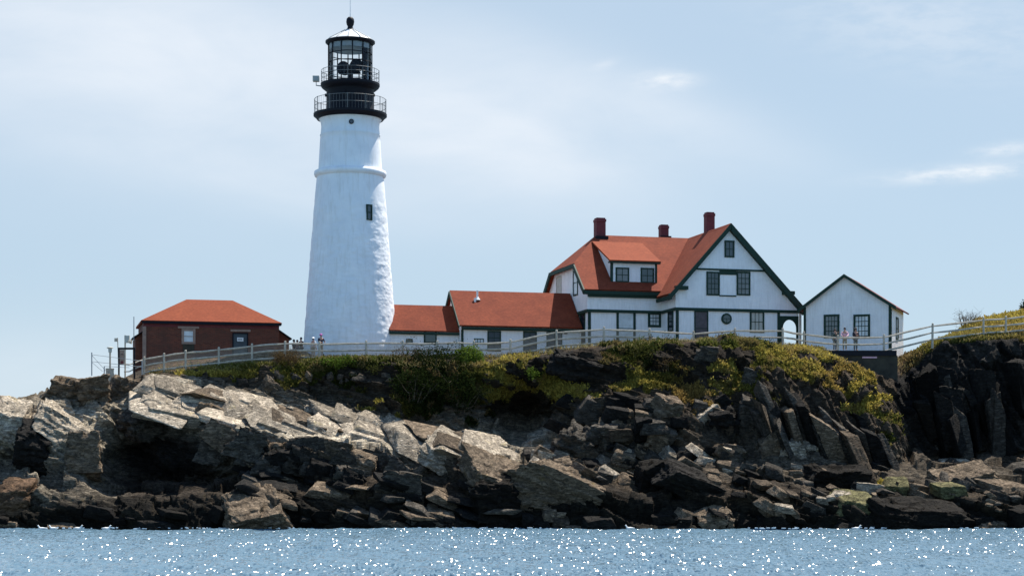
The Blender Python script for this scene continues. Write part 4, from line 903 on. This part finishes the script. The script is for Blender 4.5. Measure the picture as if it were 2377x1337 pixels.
# ---- connecting passage
VC = 5.9; vr = VC + 2.1
con = H.root('connecting_passage', U(980, VC), vr, G0, label='small low white passage with red roof between the lighthouse tower and the long wing', cat='building'); co = H.off
ua_, ub_ = U(903, VC), u0 - .01; ze = Z(763, ub_ - 3, VC); zrg = Z(711, ub_ - 3, vr)
MB().prism([(ua_, VC, G0), (ua_, VC, ze), (ua_, vr, zrg - .2), (ua_, 2 * vr - VC, ze), (ua_, 2 * vr - VC, G0)], (ub_ - ua_, 0, 0)).build('wall', M['white'], con, co)
sl3 = (zrg - ze) / (vr - VC)
for s1 in (1, -1):
    ys = vr - s1 * (vr - VC + .3); slab([(ua_, ys, ze - .3 * sl3 + .12), (ub_, ys, ze - .3 * sl3 + .12), (ub_, vr, zrg + .1), (ua_, vr, zrg + .1)], .12).build('roof', M['roof'], con, co)
MB().box(ua_, ub_, VC - .27, VC - .003, ze - .3 * sl3 - .2, ze - .3 * sl3 - .02).build('eave_board', M['green'], con, co)
x0, x1 = U(987, VC), U(1010, VC); zb, zt_ = Z(796, x0, VC), Z(773, x0, VC); xc = (x0 + x1) / 2; hw2 = (x1 - x0) / 2
aw = [(xc + (hw2 + .12) * math.cos(t), VC - .07, zt_ + .32 * math.sin(t)) for t in [math.pi * i / 10 for i in range(11)]]
wo = MB().prism([(x0 - .12, VC - .07, zb), (x1 + .12, VC - .07, zb)] + aw, (0, .066, 0)).build('arched_window', M['green'], con, co)
ai = [(xc + hw2 * math.cos(t), VC - .09, zt_ + .22 * math.sin(t)) for t in [math.pi * i / 10 for i in range(11)]]
MB().prism([(x0, VC - .09, zb + .1), (x1, VC - .09, zb + .1)] + ai, (0, .018, 0)).build('pane', M['pane'], wo, co)
x0, x1 = U(944, VC), U(956, VC); front_opening(H, con, co, x0, x1, Z(795, x0, VC), Z(788, x0, VC), VC, M['pane'], name='vent', bars=(0, 0), fw=.06)

# ---- white shed on the right
T = Frame(1964, 166, -20)
sh = T.root('white_shed', 0, 3, G0, label='white gabled shed with two dark framed windows, standing alone right of the house', cat='building'); so_ = T.off
a0, a1 = T.U(1866, 0), T.U(2068, 0); zsl, zsr = T.Z(712, a0, 0), T.Z(712, a1, 0); ze = (zsl + zsr) / 2; apx = T.U(1961, 0); zap = T.Z(642, apx, 0); dp = 6.5
MB().prism([(a0, 0, G0), (a1, 0, G0), (a1, 0, ze), (apx, 0, zap), (a0, 0, ze)], (0, dp, 0)).build('wall', M['white'], sh, so_)
for s1, ae in ((-1, a0), (1, a1)):
    k = (zap - ze) / abs(apx - ae); e = ae + s1 * .45
    p_ = [(apx, -.35, zap + .16), (e, -.35, zap + .16 - k * abs(e - apx)), (e, dp + .3, zap + .16 - k * abs(e - apx)), (apx, dp + .3, zap + .16)]
    slab(p_, .12).build('roof', M['chimney'], sh, so_)
    MB().prism([(apx, -.4, zap + .18), (e + s1 * .04, -.4, zap + .18 - k * abs(e - apx)), (e, -.4, zap - .10 - k * abs(e - apx)), (apx, -.4, zap - .10)], (0, .12, 0)).build('barge_board', M['green'], sh, so_)
for x in (a0, a1 - .16): MB().box(x - .02, x + .18, -.05, -.003, G0, ze + .05).build('corner_post', M['green'], sh, so_)
MB().box(a1 + .003, a1 + .05, 0, .2, G0, ze - .3).build('corner_post', M['green'], sh, so_)
for p0_, p1_, pn in ((1917, 1944, M['shade']), (1986, 2015, M['pale_pane'])):
    x0, x1 = T.U(p0_, 0), T.U(p1_, 0); front_opening(T, sh, so_, x0, x1, T.Z(780, x0, 0), T.Z(735, x0, 0), 0, pn, bars=(3, 3), fw=.17)
side_opening(sh, so_, 2.6, 3.5, T.Z(785, a1, 3), T.Z(740, a1, 3), a1, 1, M['pane'])

# ---- brick building on the left
B = Frame(333, 167, 14)
bb = B.root('brick_building', 5.5, 3.5, 12.5, label='low dark red brick building with hipped red roof at the left end of the headland', cat='building'); bo = B.off
b1 = B.U(648, 0); dpb = 7.0; ze = B.Z(745, 5, 0)
MB().box(0, b1, 0, dpb, 12.5, ze).build('wall', M['brick'], bb, bo)
ovh = .2; zr_ = B.Z(696, 5.5, dpb / 2); hpr = dpb / 2 + .1; zov = ze - .05; r0_, r1_ = B.U(433, dpb / 2), B.U(540, dpb / 2)
c4 = [(-ovh, -ovh, zov), (b1 + ovh, -ovh, zov), (b1 + ovh, dpb + ovh, zov), (-ovh, dpb + ovh, zov)]; rA, rB = (r0_, dpb / 2, zr_), (r1_, dpb / 2, zr_)
m = MB(); m.v = c4 + [rA, rB] + [(x, y, z - .16) for x, y, z in c4]; m.f = [(0, 1, 5, 4), (1, 2, 5), (2, 3, 4, 5), (3, 0, 4), (0, 6, 7, 1), (1, 7, 8, 2), (2, 8, 9, 3), (3, 9, 6, 0), (6, 9, 8, 7)]
m.build('roof', M['brick_roof'], bb, bo)
MB().box(-ovh + .05, b1 + ovh - .05, -ovh - .06, -ovh + .02, zov - .26, zov - .05).build('gutter', M['black'], bb, bo)
MB().box(0, b1, -.03, -.002, zov - .5, zov - .2).build('cornice', M['chimney'], bb, bo)
MB().box(-.08, .22, -.06, -.003, 12.5, zov - .5).build('corner_pier', M['stone'], bb, bo)
x0, x1 = B.U(427, 0), B.U(448, 0)
w_ = front_opening(B, bb, bo, x0, x1, B.Z(793, x0, 0), B.Z(768, x0, 0), 0, M['pale_pane'], frame=M['stone'], fw=.2, bars=(0, 1))
MB().box(x0 - .5, x1 + .5, -.1, -.003, B.Z(768, x0, 0) + .205, B.Z(768, x0, 0) + .38).build('lintel', M['stone'], w_, bo)
MB().box(x0 - .1, x1 + .1, -.05, -.002, B.Z(822, x0, 0), B.Z(793, x0, 0) - .202).build('infill_panel', M['concrete'], w_, bo)
x0, x1 = B.U(542, 0), B.U(573, 0)
d_ = front_opening(B, bb, bo, x0, x1, 12.6, B.Z(775, x0, 0), 0, M['door'], frame=M['black'], fw=.1, name='door', bars=(0, 0))
MB().box(x0 - .25, x1 + .3, -.12, -.003, B.Z(773, x0, 0) + .12, B.Z(773, x0, 0) + .3).build('lintel', M['stone'], d_, bo)
xs = (x0 + x1) / 2; zs_ = B.Z(788, xs, 0); ns_ = MB().box(xs - .26, xs + .26, -.09, -.021, zs_ - .16, zs_ + .16).build('door_notice', M['white_metal'], d_, bo)
m = MB()
for i, (dx, ww) in enumerate(((-.15, .09), (-.03, .1), (.1, .1))): m.box(xs + dx - ww / 2, xs + dx + ww / 2, -.094, -.091, zs_ - .035, zs_ + .035)
m.build('lettering', M['black'], ns_, bo)
for s1 in (0, 1):
    xa = b1 + .002 if s1 else -.602; xb = b1 + 1.0 if s1 else -.002; hi = B.Z(766 if s1 else 772, b1 if s1 else 0, 1.2)
    lo = hi - (.75 if s1 else .45); o_in, o_out = (xa, xb) if s1 else (xb, xa)
    m = MB(); m.prism([(o_in, 1.2, 12.5), (o_out, 1.2, 12.5), (o_out, 1.2, lo), (o_in, 1.2, hi)], (0, 3.5, 0)); l_ = m.build('lean_to', M['brick'], bb, bo)
    slab([(o_in, 1.0, hi + .12), (o_out + (.25 if s1 else -.25), 1.0, lo + .02), (o_out + (.25 if s1 else -.25), 4.9, lo + .02), (o_in, 4.9, hi + .12)], .1).build('roof', M['black'], l_, bo)
MB().tube([(-.75, .6, B.Z(790, 0, 0)), (-.75, .6, B.Z(734, 0, 0))], .035, 6).build('conduit_pole', M['grey_metal'], bb, bo)

# ------------------------------------------------------------------ split rail fence
FP = [(335,834,158),(381,826,158),(431,819,158),(508,812,158),(585,804,158),(662,798,158),(742,799,158),(850,797,158),(935,797,158),(1015,797,158),(1100,797,158),(1185,794,158),
      (1292,772,158),(1402,765,158),(1508,769,158),(1610,775,158.3),(1706,768,158.3),(1817,768,158),(1866,776,158),(1945,784,157.6),(2052,783,157.8),(2165,757,159),(2283,743,160),(2335,740,160.3),(2400,732,160.6),(2490,726,160.8),(2590,724,161)]
fe = empty('split_rail_fence', P(1188, 830, 158), label='weathered wooden split rail fence with three rails running along the whole cliff top', cat='fence'); fo_ = P(1188, 830, 158)
rf_ = random.Random(3)
for px, row, Y in FP:
    t = P(px, row - 7, Y); a = rf_.uniform(-.03, .03)
    m = MB(); q = t + Vector((a, 0, -2.0)); m.tube([q, t - Vector((0, 0, .04)), t], [.10, .085, .05], 6); m.build('post', M['wood'], fe, fo_)
for (x0, r0, y0), (x1, r1, y1) in zip(FP, FP[1:]):
    for k, drop in enumerate((0, .52, 1.05)):
        if k == 2 and x0 in (1706, 1945): continue
        a = P(x0, r0, y0) - Vector((-.04, .03 * (k - 1), drop)); b = P(x1, r1, y1) - Vector((.04, .03 * (k - 1), drop)); mid_ = (a + b) / 2 + Vector((0, 0, rf_.uniform(-.05, .04)))
        m = MB(); m.tube([a, a.lerp(mid_, .5) + Vector((0, 0, rf_.uniform(-.02, .02))), mid_, b.lerp(mid_, .5), b], [.06, .088, .09, .085, .06], 6); m.build('rail', M['wood'], fe, fo_)
m = MB()
for (x0, r0, y0), (x1, r1, y1) in zip(FP, FP[1:]):
    if x0 > 1500 : continue
    a, b = P(x0, r0, y0) + Vector((0, .07, 0)), P(x1, r1, y1) + Vector((0, .07, 0)); n_ = int((b - a).length / .09)
    for i in range(n_): q = a.lerp(b, (i + .5) / n_); m.beam(q, q - Vector((0, 0, 1.15)), .02, .02)
    for j in range(10): d = Vector((0, 0, .03 + .118 * j)); m.beam(a - d, b - d, .018, .018)
m.build('wire_mesh', M['wire'], fe, fo_)

# ------------------------------------------------------------------ plants
def plant(name, px, row, wpx, hpx, kind, n, col, label, Y=None, leaf=.14, stem_n=7, depth=1.0, cat='shrub', group=None, seed=1, lean=0):
    r_ = np.random.default_rng(seed); Y = Y if Y else groundY(px, row) + .2; s_ = Y / F
    w_, h_ = wpx * s_ / 2, hpx * s_; base = np.array(P(px, row, Y)); base[2] -= .25
    root = empty(name, base, label=label, cat=cat, group=group)
    st = MB(); tips = []
    for i in range(stem_n):
        a = r_.uniform(0, 2 * np.pi); d = np.sqrt(r_.uniform(.02, 1)); ex = np.array([np.cos(a) * d * w_ + lean * h_, np.sin(a) * d * w_ * depth, h_ * r_.uniform(.55, 1.0) * (1 - .35 * d * d)])
        b0 = np.array([ex[0] * .25, ex[1] * .25, 0]); m1 = b0 * .5 + ex * .5 + r_.normal(0, .06, 3) * h_
        th0 = .018 + .012 * h_ if kind != 'weed' else .012
        st.tube([b0, m1, ex], [th0, th0 * .65, .006], 5, False); tips.append((m1, ex))
        for j in range(4 if kind == 'twig' else 2):
            q = m1 + (ex - m1) * r_.uniform(0, .8); e2 = q + r_.normal(0, .22, 3) * h_ * .8 + np.array([0, 0, .12 * h_]); st.tube([q, e2], [.010, .004], 4, False); tips.append((q, e2))
            if kind == 'twig':
                for _ in range(3): q2 = q + (e2 - q) * r_.uniform(.2, .9); e3 = q2 + r_.normal(0, .11, 3) * h_ + np.array([0, 0, .06]); st.tube([q2, e3], [.007, .003], 4, False)
    st.build('stem', M['bark'], root)
    if n:
        T_ = np.array([t[1] for t in tips]); Mi = np.array([t[0] for t in tips]); pick = r_.integers(0, len(T_), n)
        u = r_.uniform(.0, 1.0, n)[:, None] ** .6; c = Mi[pick] * (1 - u) + T_[pick] * u
        cl = r_.normal(0, 1, (n, 3)) * np.array([w_ * .16, w_ * depth * .16, h_ * .10]); c = c + cl * (.35 if kind == 'weed' else 1.0)
        if kind == 'dense': 
            g = r_.normal(0, 1, (n, 3)); g /= np.linalg.norm(g, axis=1)[:, None]; rad = r_.uniform(.55, 1.0, n)[:, None]; b_ = g * rad * np.array([w_, w_ * depth, h_ * .55]) + np.array([lean * h_ * .5, 0, h_ * .5])
            lump = (fbm(b_ / (.28 * max(w_, .6)) + seed, 3, seed) - .47)[:, None]; b_ = b_ + g * lump * w_ * .9; use = r_.uniform(size=n) < .7; c[use] = b_[use]
        c[:, 2] = np.maximum(c[:, 2], .02)
        a1 = r_.normal(size=(n, 3)); a1 /= np.linalg.norm(a1, axis=1)[:, None]; a2 = np.cross(a1, r_.normal(size=(n, 3))); a2 /= np.linalg.norm(a2, axis=1)[:, None]
        ls = leaf * r_.uniform(.5, 1.3, n)[:, None]
        V = np.stack([c - a1 * ls * .5, c + a2 * ls * .28, c + a1 * ls * .5, c - a2 * ls * .28], 1).reshape(-1, 3)
        cc = np.array(col) * r_.uniform(.5, 1.6, n)[:, None] * (.55 + .9 * fbm(c * 1.4 + seed, 3, seed))[:, None]
        mesh_np('foliage', V, np.arange(4 * n).reshape(n, 4), M['leaf'], np.repeat(np.clip(cc, 0, 1), 4, 0), parent=root)
    return root
BG, DG, OL, BR = (.085, .125, .02), (.016, .024, .007), (.06, .062, .016), (.085, .058, .028)
plant('shrub', 665, 850, 90, 46, 'open', 2600, BR, 'brownish rounded bush against the fence between brick building and tower', seed=21, Y=157.2, leaf=.12, stem_n=14)
plant('shrub', 610, 860, 60, 26, 'open', 900, OL, 'small olive bush at the left of the brownish rounded bush', seed=22, Y=157.2, leaf=.12)
plant('shrub', 790, 850, 90, 36, 'open', 2400, BG, 'bright green low bush below the fence in front of the tower', seed=23, Y=156.6, leaf=.15, stem_n=12)
plant('shrub', 870, 866, 90, 44, 'open', 1800, OL, 'olive bush on the cliff edge at the right side of the tower', seed=24, Y=156.4, stem_n=12)
plant('shrub', 945, 862, 80, 76, 'open', 1800, BR, 'tall thin brown stemmed bush rising through the fence below the passage', seed=25, Y=157, stem_n=18, leaf=.11)
plant('shrub', 1010, 870, 120, 84, 'open', 4200, DG, 'large dark green bush hanging over the cliff left of the bright green bush', seed=26, Y=156.2, stem_n=22, leaf=.15)
plant('shrub', 1088, 856, 76, 58, 'dense', 5200, BG, 'leafy bright green bush overlapping the fence in front of the long wing', seed=27, Y=156.8, stem_n=20, leaf=.17)
plant('shrub', 960, 930, 120, 80, 'dense', 4600, DG, 'dark bush on the cliff face below the thin brown stemmed bush', seed=28, stem_n=14, leaf=.15, depth=.6)
plant('shrub', 1060, 950, 120, 90, 'dense', 5200, DG, 'dark spreading bush on the cliff face left of the cave', seed=29, stem_n=14, leaf=.15, depth=.6)
plant('shrub', 1500, 850, 110, 60, 'open', 3200, OL, 'olive green bush under the fence in front of the house wing', seed=30, Y=156, stem_n=16)
plant('shrub', 1560, 880, 80, 70, 'open', 2200, BR, 'brown dry bush on the slope above the pillar rocks', seed=31, Y=155, stem_n=16, leaf=.11)
plant('shrub', 1440, 870, 80, 44, 'open', 1700, DG, 'small dark green bush beside the dark rounded crag', seed=32, Y=155.2, stem_n=10)
plant('shrub', 1755, 842, 120, 62, 'dense', 9000, (.018, .032, .010), 'dense very dark evergreen shrub at the fence below the cream window', seed=33, Y=157, stem_n=16, leaf=.12, lean=.12)
plant('shrub', 1680, 795, 60, 36, 'open', 1300, BR, 'small brown topped bush beneath the round window', seed=34, Y=157.4, stem_n=12, leaf=.1)
plant('shrub', 1770, 960, 70, 50, 'dense', 2600, OL, 'low green bush growing between the steep strata of the right slope', seed=35, stem_n=8, depth=.6)
plant('shrub', 1110, 892, 60, 40, 'open', 1400, OL, 'small olive bush below the bright green leafy bush', seed=36, stem_n=8)
plant('shrub', 1240, 880, 70, 34, 'open', 1500, BG, 'fresh green low bush on the slope above the cave mouth', seed=37, stem_n=8)
plant('bare_bush', 2243, 765, 76, 58, 'twig', 160, BR, 'bare twiggy leafless bush on the right hill behind the fence', seed=38, Y=166, stem_n=22, leaf=.07, cat='bush')
plant('shrub', 2385, 722, 40, 34, 'dense', 900, DG, 'dark evergreen bush cut by the right edge on the hilltop', seed=39, Y=171, stem_n=6)
for i, (px, row, h_) in enumerate([(1486,800,34),(1512,802,52),(1528,800,34),(1548,798,46),(1566,800,34),(1585,800,28),(948,836,38),(972,838,44),(905,838,30),(1478,800,22),(1030,832,30)]):
    plant('tall_weed', px, row, 14, h_, 'weed', 130, OL if i % 2 else BG, 'thin tall green weed standing in front of the fence rails', seed=60 + i, Y=157.5, stem_n=4, leaf=.10, cat='weed', group='tall weeds in front of the fence')

# ------------------------------------------------------------------ footbridge wall
x0_, x1_ = P(1936, 820, 157.5).x, P(2066, 820, 157.5).x; zt_ = P(1990, 822, 157.6).z; zb_ = P(1990, 875, 157.6).z
br = empty('footbridge', (x0_, 157.6, zb_), label='dark concrete footbridge wall spanning the gully below the fence and the three standing people', cat='bridge'); bo_ = (x0_, 157.6, zb_)
MB().box(x0_ - .6, x1_ + .6, 157.5, 158.7, zb_ - 1.5, zt_ - .12).build('abutment_wall', M['concrete'], br, bo_)
MB().box(x0_ - .5, x1_ + .5, 157.36, 158.9, zt_ - .118, zt_ + .28).build('deck_beam', M['black'], br, bo_)
xa_, xb_ = P(2002, 829, 157.4).x, P(2036, 829, 157.4).x; MB().box(xa_, xb_, 157.44, 157.497, zt_ - .32, zt_ - .2).build('painted_strip', M['pink_cloth'], br, bo_)

# ------------------------------------------------------------------ people
def skin_mesh(name, pts, edges, radii, mat, parent=None, root=0, sub=2):
    me = bpy.data.meshes.new(name); me.from_pydata(pts, edges, []); o = bpy.data.objects.new(name, me); COL.objects.link(o)
    sk = o.modifiers.new('skin', 'SKIN'); me.skin_vertices.new() if not me.skin_vertices else None
    for i, r_ in enumerate(radii):
        r2 = r_ if isinstance(r_, tuple) else (r_, r_); me.skin_vertices[0].data[i].radius = r2; me.skin_vertices[0].data[i].use_root = i == root
    sk.use_smooth_shade = True; ss = o.modifiers.new('sub', 'SUBSURF'); ss.levels = ss.render_levels = sub
    me.materials.append(mat)
    if parent: o.parent = parent
    return o
def person(x, y, z, face, h, shirt, trousers, label, hair='hair', arms='rail', hat=None, sit=False, group=None):
    k = h / 1.72; c_, s_ = math.cos(face), math.sin(face)       # face: 0 looks towards the viewer (-Y)
    root = empty('person', (x, y, z), face, label=label, cat='person', group=group)
    leg = .88 if not sit else .44; hipz = .95 if not sit else .46
    p = []; e = []; r_ = []
    def v(q, rad, par=None):
        p.append((q[0] * k, q[1] * k, q[2] * k)); r_.append(rad * k if not isinstance(rad, tuple) else (rad[0] * k, rad[1] * k))
        if par is not None: e.append((par, len(p) - 1))
        return len(p) - 1
    pel = v((0, 0, hipz), (.15, .11)); ch = v((0, .0, hipz + .25), (.145, .10), pel); sh_ = v((0, .01, hipz + .47), (.16, .09), ch); nk = v((0, -.01, hipz + .56), .055, sh_); hd = v((0, -.03, hipz + .66), (.075, .085), nk); ht = v((0, -.02, hipz + .755), (.065, .075), hd)
    fx = v((0, -.115, hipz + .655), .018, hd)
    arm_pts = {}
    for sg in (1, -1):
        so2 = v((sg * .19, .01, hipz + .46), .055, sh_)
        if arms == 'rail': el, wr, pm = (sg * .27, -.13, hipz + .22), (sg * .18, -.36, hipz + .13), (sg * .15, -.44, hipz + .13)
        elif arms == 'camera' : el, wr, pm = (sg * .25, -.18, hipz + .30), (sg * .10, -.30, hipz + .48), (sg * .07, -.34, hipz + .54)
        elif arms == 'folded': el, wr, pm = (sg * .26, -.08, hipz + .20), (sg * .04, -.22, hipz + .22), (sg * -.06, -.23, hipz + .24)
        else: el, wr, pm = (sg * .25, .02, hipz + .18), (sg * .26, -.06, hipz - .06), (sg * .26, -.08, hipz - .14)
        ei = v(el, .042, so2); wi = v(wr, .028, ei); pi = v(pm, (.036, .02), wi); arm_pts[sg] = (so2, ei, wi)
        dr = (Vector(pm) - Vector(wr)).normalized(); sd = Vector((1, 0, 0)) if abs(dr.x) < .8 else Vector((0, 0, 1))
        for j, ln_ in enumerate((.06, .075, .07, .055)):
            q = Vector(pm) + sd * (j - 1.5) * .021 + dr * .03; f1 = v(q, .010, pi); v(q + dr * ln_ * .6 + Vector((0, 0, -.015)), .008, f1)
        v(Vector(pm) + sd * .05 * sg - dr * .01, .010, pi)
    lg = {}
    for sg in (1, -1):
        hp = v((sg * .09, 0, hipz - .06), .085, pel)
        if sit: kn = v((sg * .11, -.42, hipz - .02), .062, hp); an = v((sg * .11, -.45, .08), .042, kn); to = v((sg * .12, -.62, .04), (.04, .03), an)
        else: kn = v((sg * .10, -.02, .50), .062, hp); an = v((sg * .10, .02, .09), .042, kn); to = v((sg * .12, -.14, .04), (.042, .032), an)
        lg[sg] = (hp, kn, an)
    b = skin_mesh('body', p, e, r_, M['skin'], root)
    def sub(ids, edges, grow, nm, mat):
        q = [p[i] for i in ids]; rr_ = [(r_[i] if isinstance(r_[i], tuple) else (r_[i], r_[i])) for i in ids]; rr_ = [(a + grow, b_ + grow) for a, b_ in rr_]
        im = {i: n for n, i in enumerate(ids)}; return skin_mesh(nm, q, [(im[a], im[b_]) for a, b_ in edges], rr_, mat, root)
    ids = [pel, ch, sh_]; ed = [(pel, ch), (ch, sh_)]
    for sg in (1, -1): a, b2, c2 = arm_pts[sg]; ids += [a, b2, c2]; ed += [(sh_, a), (a, b2), (b2, c2)]
    sub(ids, ed, .018, 'shirt', M[shirt])
    ids = [pel]; ed = []
    for sg in (1, -1): a, b2, c2 = lg[sg]; ids += [a, b2, c2]; ed += [(pel, a), (a, b2), (b2, c2)]
    sub(ids, ed, .016, 'trousers', M[trousers])
    m = MB(); hz_ = (hipz + .70) * k
    prof = [(.0, hz_ + .155 * k), (.05 * k, hz_ + .145 * k), (.088 * k, hz_ + .10 * k), (.098 * k, hz_ + .03 * k), (.085 * k, hz_ - .03 * k)]
    m.lathe(prof, 20, (0, .0)); ho_ = m.build('hair', M[hair], root, smooth=True); ho_.scale = (1, 1.1, 1)
    if hat: m = MB(); m.lathe([(0, hz_ + .19 * k), (.09 * k, hz_ + .17 * k), (.105 * k, hz_ + .07 * k), (.17 * k, hz_ + .055 * k), (.17 * k, hz_ + .045 * k), (.1 * k, hz_ + .05 * k)], 20); m.build('hat', M[hat], root, smooth=True)
    fm_ = MB()
    for sg in (1, -1): fm_.tube([(sg * .032 * k, -.108 * k, (hipz + .68) * k), (sg * .032 * k, -.118 * k, (hipz + .68) * k)], .011 * k, 6)
    fm_.build('eyes', M['black'], root)
    MB().box(-.03 * k, .03 * k, -.112 * k, -.095 * k, (hipz + .617) * k, (hipz + .627) * k).build('mouth', M['chimney'], root)
    return root
def stand(px, top, Y, **k):
    t = P(px, top, Y); h = k.get('h', 1.72); return person(t.x, Y, t.z - h, **k)
pg = 'people standing at the fence by the white shed'
stand(1938, 765, 158.6, face=R(25), h=1.68, shirt='dark_teal_cloth', trousers='grey_cloth', label='person in dark clothes with one hand raised, leftmost by the white shed', arms='camera')
stand(1961, 762, 158.6, face=R(-10), h=1.74, shirt='pink_cloth', trousers='khaki_cloth', label='person in pink shirt and light shorts leaning on the fence by the white shed', arms='rail')
stand(1986, 763, 158.6, face=R(20), h=1.76, shirt='black_cloth', trousers='grey_cloth', label='person in black top and dark cap, rightmost of those by the white shed', arms='folded', hat='black_cloth')
stand(745, 777, 158.9, face=R(30), h=1.72, shirt='navy_cloth', trousers='khaki_cloth', hair='mauve_cloth', label='person in navy shirt with mauve scarf standing by the fence under the tower', arms='rail', hat='mauve_cloth')
stand(727, 785, 160.5, face=R(160), h=1.6, shirt='white_cloth', trousers='khaki_cloth', label='person in white shirt and white sun hat beside the one in navy', hat='white_cloth', arms='down')
for px, tp, lab, hr, fc in ((682, 789, 'person in black with bent head, leftmost of those resting left of the tower', 'hair', 70), (690, 790, 'person in dark clothes seated in the middle of the group left of the tower', 'hair', 10), (699, 784, 'person in black hooded top, nearest to the foot of the tower', 'black_cloth', -40)):
    t = P(px, tp, 161.5); person(t.x, 161.5, t.z - 1.24, R(fc), 1.7, 'black_cloth', 'navy_cloth', lab, hair=hr, arms='folded', sit=True)

# ------------------------------------------------------------------ things at the left end of the cliff path
def gy(px, row): return 156.5
Yl = 157.2
t = P(288, 880, Yl); sb = empty('signboard_frame', t, label='tall wooden frame with a brown notice panel on its left half, by the path end', cat='sign'); so2 = t
def pz(px, row, Y=Yl): return P(px, row, Y)
m = MB()
for px, rb2 in ((276, 880), (312, 872)): m.beam(pz(px, 808), pz(px, rb2 + 14), .12, .12)
m.beam(pz(274, 809), pz(314, 809), .16, .16); m.build('frame', M['black'], sb, so2)
MB().beam(pz(290.5, 778), pz(290.5, 900), .10, .10).build('post', M['wood'], sb, so2)
a, b_ = pz(278, 812), pz(289, 846); MB().box(a.x, b_.x, Yl - .06, Yl - .02, b_.z, a.z).build('notice_panel', M['stone'], sb, so2)
m = MB(); c0 = pz(283.5, 823); 
for dx, dz, ww, hh in ((-.1, 0, .07, .05), (.0, .02, .08, .09), (.1, 0, .07, .05)): m.box(c0.x + dx - ww / 2, c0.x + dx + ww / 2, Yl - .066, Yl - .062, c0.z + dz - hh / 2, c0.z + dz + hh / 2)
m.build('lettering', M['black'], sb, so2)
c0 = pz(283.5, 841); MB().tube([(c0.x, Yl - .066, c0.z), (c0.x, Yl - .061, c0.z)], .12, 16).build('red_emblem', M['chimney'], sb, so2)
a, b_ = pz(291, 779), pz(301, 806); ib = MB().box(a.x, b_.x, Yl - .12, Yl + .12, b_.z + .35, a.z).build('instrument_box', M['cream'], sb, so2)
c0 = pz(300, 793); MB().tube([(c0.x - .1, Yl - .15, c0.z), (c0.x + .22, Yl - .2, c0.z - .05)], [.07, .16], 10).build('loudspeaker_horn', M['wood'], sb, so2)
t = P(270, 846, 157.4); sg_ = empty('small_sign', t, label='small square plate on a thin pole behind the wooden signboard frame', cat='sign')
MB().tube([P(273, 784, 157.4), P(275, 850, 157.4)], .035, 6).build('pole', M['wood'], sg_, t); a, b_ = P(266, 785, 157.4), P(274, 793, 157.4); MB().box(a.x, b_.x, 157.3, 157.36, b_.z, a.z).build('plate', M['wood'], sg_, t)
t = P(255, 862, 156.8); lp = empty('path_lamp', t, label='short post lamp with a wide flat cap rising from a brown drum', cat='lamp')
lp_ = P(255.5, 820, 156.8); MB().tube([P(255.5, 818, 156.8), P(255.5, 868, 156.8)], .07, 8).build('post', M['wood'], lp, t)
zt2 = P(255, 806, 156.8).z; MB().lathe([(0, zt2 + .05), (.24, zt2), (.27, zt2 - .05), (.15, zt2 - .1), (.13, zt2 - .4), (0, zt2 - .42)], 16, (lp_.x, 156.8)).build('lamp_head', M['cream'], lp, t)
t = P(255, 877, 156.2); zt3 = P(255, 855, 156.2).z; dr_ = MB().lathe([(0, zt3), (.33, zt3), (.34, zt3 - .04), (.31, zt3 - .08), (.31, zt3 - .4), (.34, zt3 - .44), (.30, zt3 - 1.1), (0, zt3 - 1.1)], 20, (t.x, 156.2)).build('drum', M['wood'], None); tag(dr_, 'weathered brown drum at the base of the capped post lamp', 'drum')
wf = empty('wire_railing', P(235, 880, 156.8), label='thin grey post and wire railing at the far left cliff edge', cat='railing'); wo_ = P(235, 880, 156.8)
for px, r0, r1 in ((213, 818, 872), (242, 850, 885), (330, 838, 872)): MB().tube([P(px, r0, 156.8), P(px, r1, 156.8)], .045, 6).build('post', M['grey_metal'], wf, wo_)
m = MB()
for a_, b__ in (((213, 823), (332, 838)), ((213, 839), (332, 852)), ((213, 824), (245, 860)), ((242, 850), (300, 853)), ((213, 840), (238, 862))): m.tube([P(*a_, 156.8), P(*b__, 156.8)], .018, 5)
m.build('wires', M['grey_metal'], wf, wo_)
hr_ = empty('path_handrail', P(312, 870, 157), label='curved brown handrail dipping between the signboard frame and the first fence post', cat='handrail'); hw_ = P(312, 870, 157)
for d in (0, 13.5): 
    m = MB(); m.tube([P(288, 845 + d * 1.3, 157), P(300, 846 + d * 1.2, 157), P(311, 843 + d, 157.3), P(322, 838 + d, 157.6), P(335, 834 + d, 158)], .05, 6); m.build('rail', M['wood'], hr_, hw_)

# ------------------------------------------------------------------ sea birds
def bird(px, Y, s_, rz, label):
    t = ((px - CX) / F * Y, Y, 0.06); o = empty('seabird', t, rz, label=label, cat='bird')
    m = MB(); m.tube([(-.42, 0, .16), (-.28, 0, .12), (-.05, 0, .10), (.16, 0, .12), (.26, 0, .22), (.30, 0, .33), (.36, 0, .38), (.41, 0, .375)], [.02, .09, .15, .13, .07, .05, .065, .035], 12); m.build('body', M['bird'], o, smooth=True)
    MB().tube([(.40, 0, .375), (.49, 0, .36)], [.028, .010], 8).build('beak', M['beak'], o)
    for sg in (1, -1): MB().tube([(.10, .10 * sg, .15), (-.1, .15 * sg, .16), (-.38, .06 * sg, .18)], [.03, .055, .012], 8).build('wing', M['white_metal'], o, smooth=True)
    o.scale = (s_, s_, s_)
bird(98, 137.6, .8, R(180), 'white seabird swimming, leftmost of the row along the left shore')
bird(124, 137.8, .8, R(175), 'white seabird swimming second from the left along the left shore')
bird(181, 138, .8, R(0), 'white seabird swimming alone below the upright tan crag')
bird(247, 137.8, .8, R(10), 'white seabird swimming in front of the dark gully')
bird(1462, 138.4, .8, R(170), 'white seabird at the waterline in front of the tall black wet rock')
bird(1988, 138.2, .8, R(0), 'white seabird at the waterline below the broad yellowish boulder')
